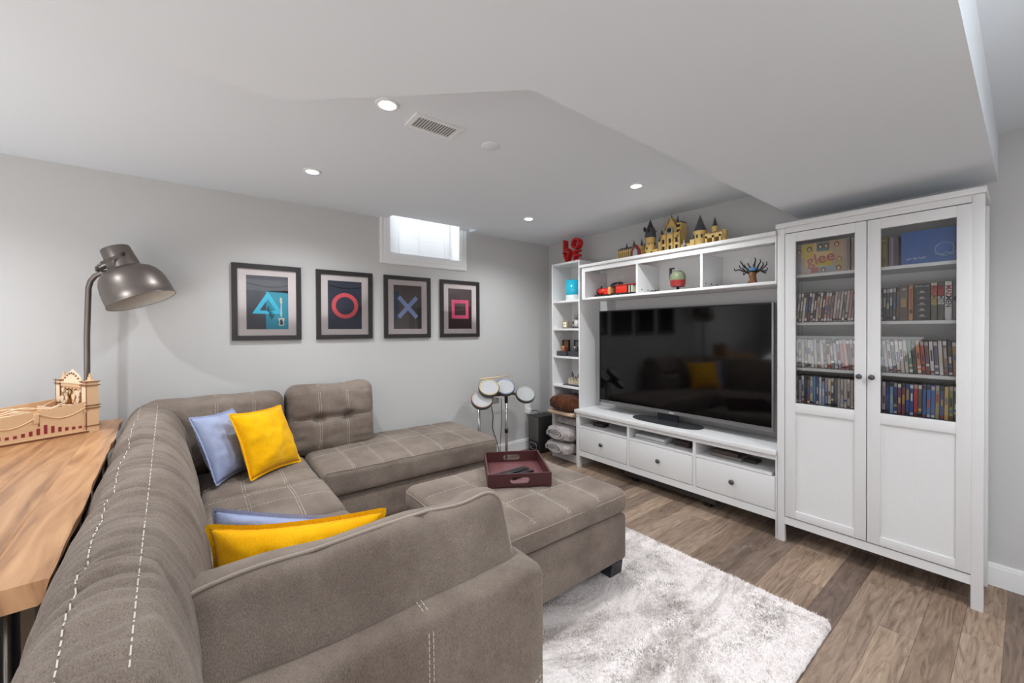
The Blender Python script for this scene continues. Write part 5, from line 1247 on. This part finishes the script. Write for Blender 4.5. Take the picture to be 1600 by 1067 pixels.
mb = MB(); mb.prism([(.045,.100),(ML,.058),(ML,.064),(.045,.106)], 0, MW-.012, M('play_field_wood','c98f55',.5), PM @ frame_mtx((0,MW-.006,0),(1,0,0),(0,0,1),(0,-1,0))); pf = mb.build('play_field', wm)
mb = MB()
for yo, ph in ((.05,0),(.12,1.5),(.20,3),(.25,2)):
    mb.tube([PM @ Vector((.06+.48*k/20, yo+.02*math.sin(k*.5+ph), .135-.042*k/20+.012*math.sin(k*.8+ph))) for k in range(21)], .003, PLYF, 6)
for k in range(5): mb.lathe([(.008,0),(.009,.008),(.004,.012)], PLYF, PM @ Vector((.09+.1*k, .05+.07*(k%3), .108-.009*k)), n=10); pbox(mb, .12+.09*k, .128+.09*k, .03, .26, .105-.008*k, .13-.008*k, PLYF)
mb.build('ball_tracks', pf)
for (ya, yb) in ((-.006,.045),(MW-.045,MW+.006)):
    mb = MB(); pbox(mb, .0, .045, ya, yb, 0, .255, PLY)
    for zz in (.03,.118,.132,.232,.250): pbox(mb, -.006, .052, ya-.005, yb+.005, zz, zz+.0035, PLYE)
    for yy in (ya+.0,yb-.003): pbox(mb, .043, .047, yy, yy+.003, 0, .255, PLYE)
    pbox(mb, .0445, .0465, ya+.006, yb-.006, .14, .225, PLYF)
    pl = mb.build('pillar', wm)
    MB().lathe([(.013,0),(.013,.006),(.008,.009),(.010,.018),(.004,.024),(.006,.030),(.0005,.042)], PLY, PM @ Vector((.022,(ya+yb)/2,.2535)), n=12).build('finial', pl)
mb = MB(); pbox(mb, .012, .018, .03, MW-.03, .01, .235, M('backboard_amber','c88a48',.5)); pbox(mb, 0, .045, .028, MW-.028, .222, .240, PLY); pbox(mb, -.004, .05, .02, MW-.02, .240, .245, PLYF)
mb.prism([(-.085,0),(.085,0),(.080,.02),(.062,.036),(.034,.050),(.012,.058),(0,.066),(-.012,.058),(-.034,.050),(-.062,.036),(-.080,.02)], 0, .006, PLYF, PM @ frame_mtx((.034,MW/2,.244),(0,1,0),(0,0,1)))
mb.build('backboard', wm)
mb = MB(); rr_ = random.Random(5)
for k in range(30):
    yy = .055+.19*rr_.random(); zz = .13+.075*rr_.random(); r_ = .007+.012*rr_.random(); mb.prism([(r_*math.cos(a)*(1+.25*math.sin(3*a)), r_*math.sin(a)) for a in [2*PI*q/12 for q in range(12)]], 0, .003, PLYF, PM @ frame_mtx((.019+.001*k,yy,zz),(0,1,0),(0,0,1)))
for k in range(6): mb.prism([(.018*math.cos(a), -.014*abs(math.sin(a))) for a in [PI*q/8 for q in range(9)]], 0, .003, PLY, PM @ frame_mtx((.036,.06+k*.036,.222),(0,1,0),(0,0,1)))
for k in range(7): mb.lathe([(.004,0),(.006,.003),(.0005,.009)], PLYE, PM @ Vector((.041,MW/2-.066+.022*k,.262+.025*math.sin(PI*k/6))), n=8)
mb.build('carved_scene', wm)

# ------------------------------------------------------------------ floor lamp
GUN = M('pewter_lamp_metal', '7b736e', .38, .85); LIN = M('lamp_inner_white', 'd8d2ca', .5)
lx, ly = -2.33, -3.366
lamp = thing('floor_lamp', (lx,ly,0), 'pewter grey floor lamp with a tilted industrial dome shade by the left wall', 'lamp')
MB().lathe([(.0005,0),(.12,0),(.122,.006),(.118,.014),(.03,.02),(.0005,.02)], GUN, (lx,ly,0), n=32).build('base', lamp)
pts = [(lx,ly,.015),(lx,ly,.8),(lx,ly+.003,1.3),(lx,ly+.012,1.575),(lx+.004,ly+.022,1.615),(lx+.012,ly+.042,1.645),(lx+.022,ly+.070,1.662),(lx+.034,ly+.105,1.672)]
MB().tube(pts, .0135, GUN, 12).build('pole', lamp)
A0 = Vector((-2.262,-3.236,1.803)); AX = Vector((.13,.365,-.92)).normalized()
shd = MB().lathe([(.0005,.0),(.064,.0),(.0665,.003),(.074,.118),(.0745,.122),(.090,.127),(.116,.142),(.136,.166),(.149,.198),(.156,.232),(.159,.268),(.1605,.318),(.163,.320),(.163,.325),(.160,.325)], GUN, A0, AX, 48).build('shade', lamp)
MB().lathe([(.1595,.3235),(.156,.268),(.153,.232),(.146,.199),(.133,.169),(.114,.146),(.07,.132),(.0005,.126)], LIN, A0, AX, 48).build('shade_lining', shd)
MB().lathe([(.0005,.235),(.018,.23),(.030,.215),(.033,.195),(.026,.172),(.016,.155),(.014,.125)], M('bulb_warm_white','f2e2c4',.4), A0, AX, 24).build('bulb', lamp)
side = AX.cross(Vector((.9,.25,.2))).normalized(); back = AX.cross(side).normalized()
if back.y > 0: back = -back
pv = A0+AX*.06
jn = Vector(pts[-1])
yk = MB()
sd1 = Vector((.93,.30,.2)); sd1 = (sd1-AX*sd1.dot(AX)).normalized()
bk1 = AX.cross(sd1).normalized(); bk1 = bk1 if bk1.y < 0 else -bk1
for sg in (1,-1):
    q0 = pv+sd1*sg*.069; q1 = pv+sd1*sg*.062+bk1*.105+AX*.035
    d = (q1-q0).normalized(); up_ = AX
    yk.prism([(0,-.009),((q1-q0).length,-.009),((q1-q0).length,.009),(0,.009)], -.0015, .0015, GUN, frame_mtx(q0, d, (up_-d*up_.dot(d))))
    MB().lathe([(.010,0),(.010,.010),(.006,.014),(.0005,.014)], M('dark_bolt','3a322e',.4,.5), q0, sd1*sg, 12).build('pivot_knob', lamp)
qa = pv+sd1*.062+bk1*.105+AX*.035; qb = pv-sd1*.062+bk1*.105+AX*.035
yk.tube([qa, (qa+qb)/2+bk1*.012, qb], .006, GUN, 8); yk.tube([(qa+qb)/2+bk1*.012, jn+Vector((-.01,-.03,.0)), jn], .007, GUN, 8)
yk.build('yoke', lamp)
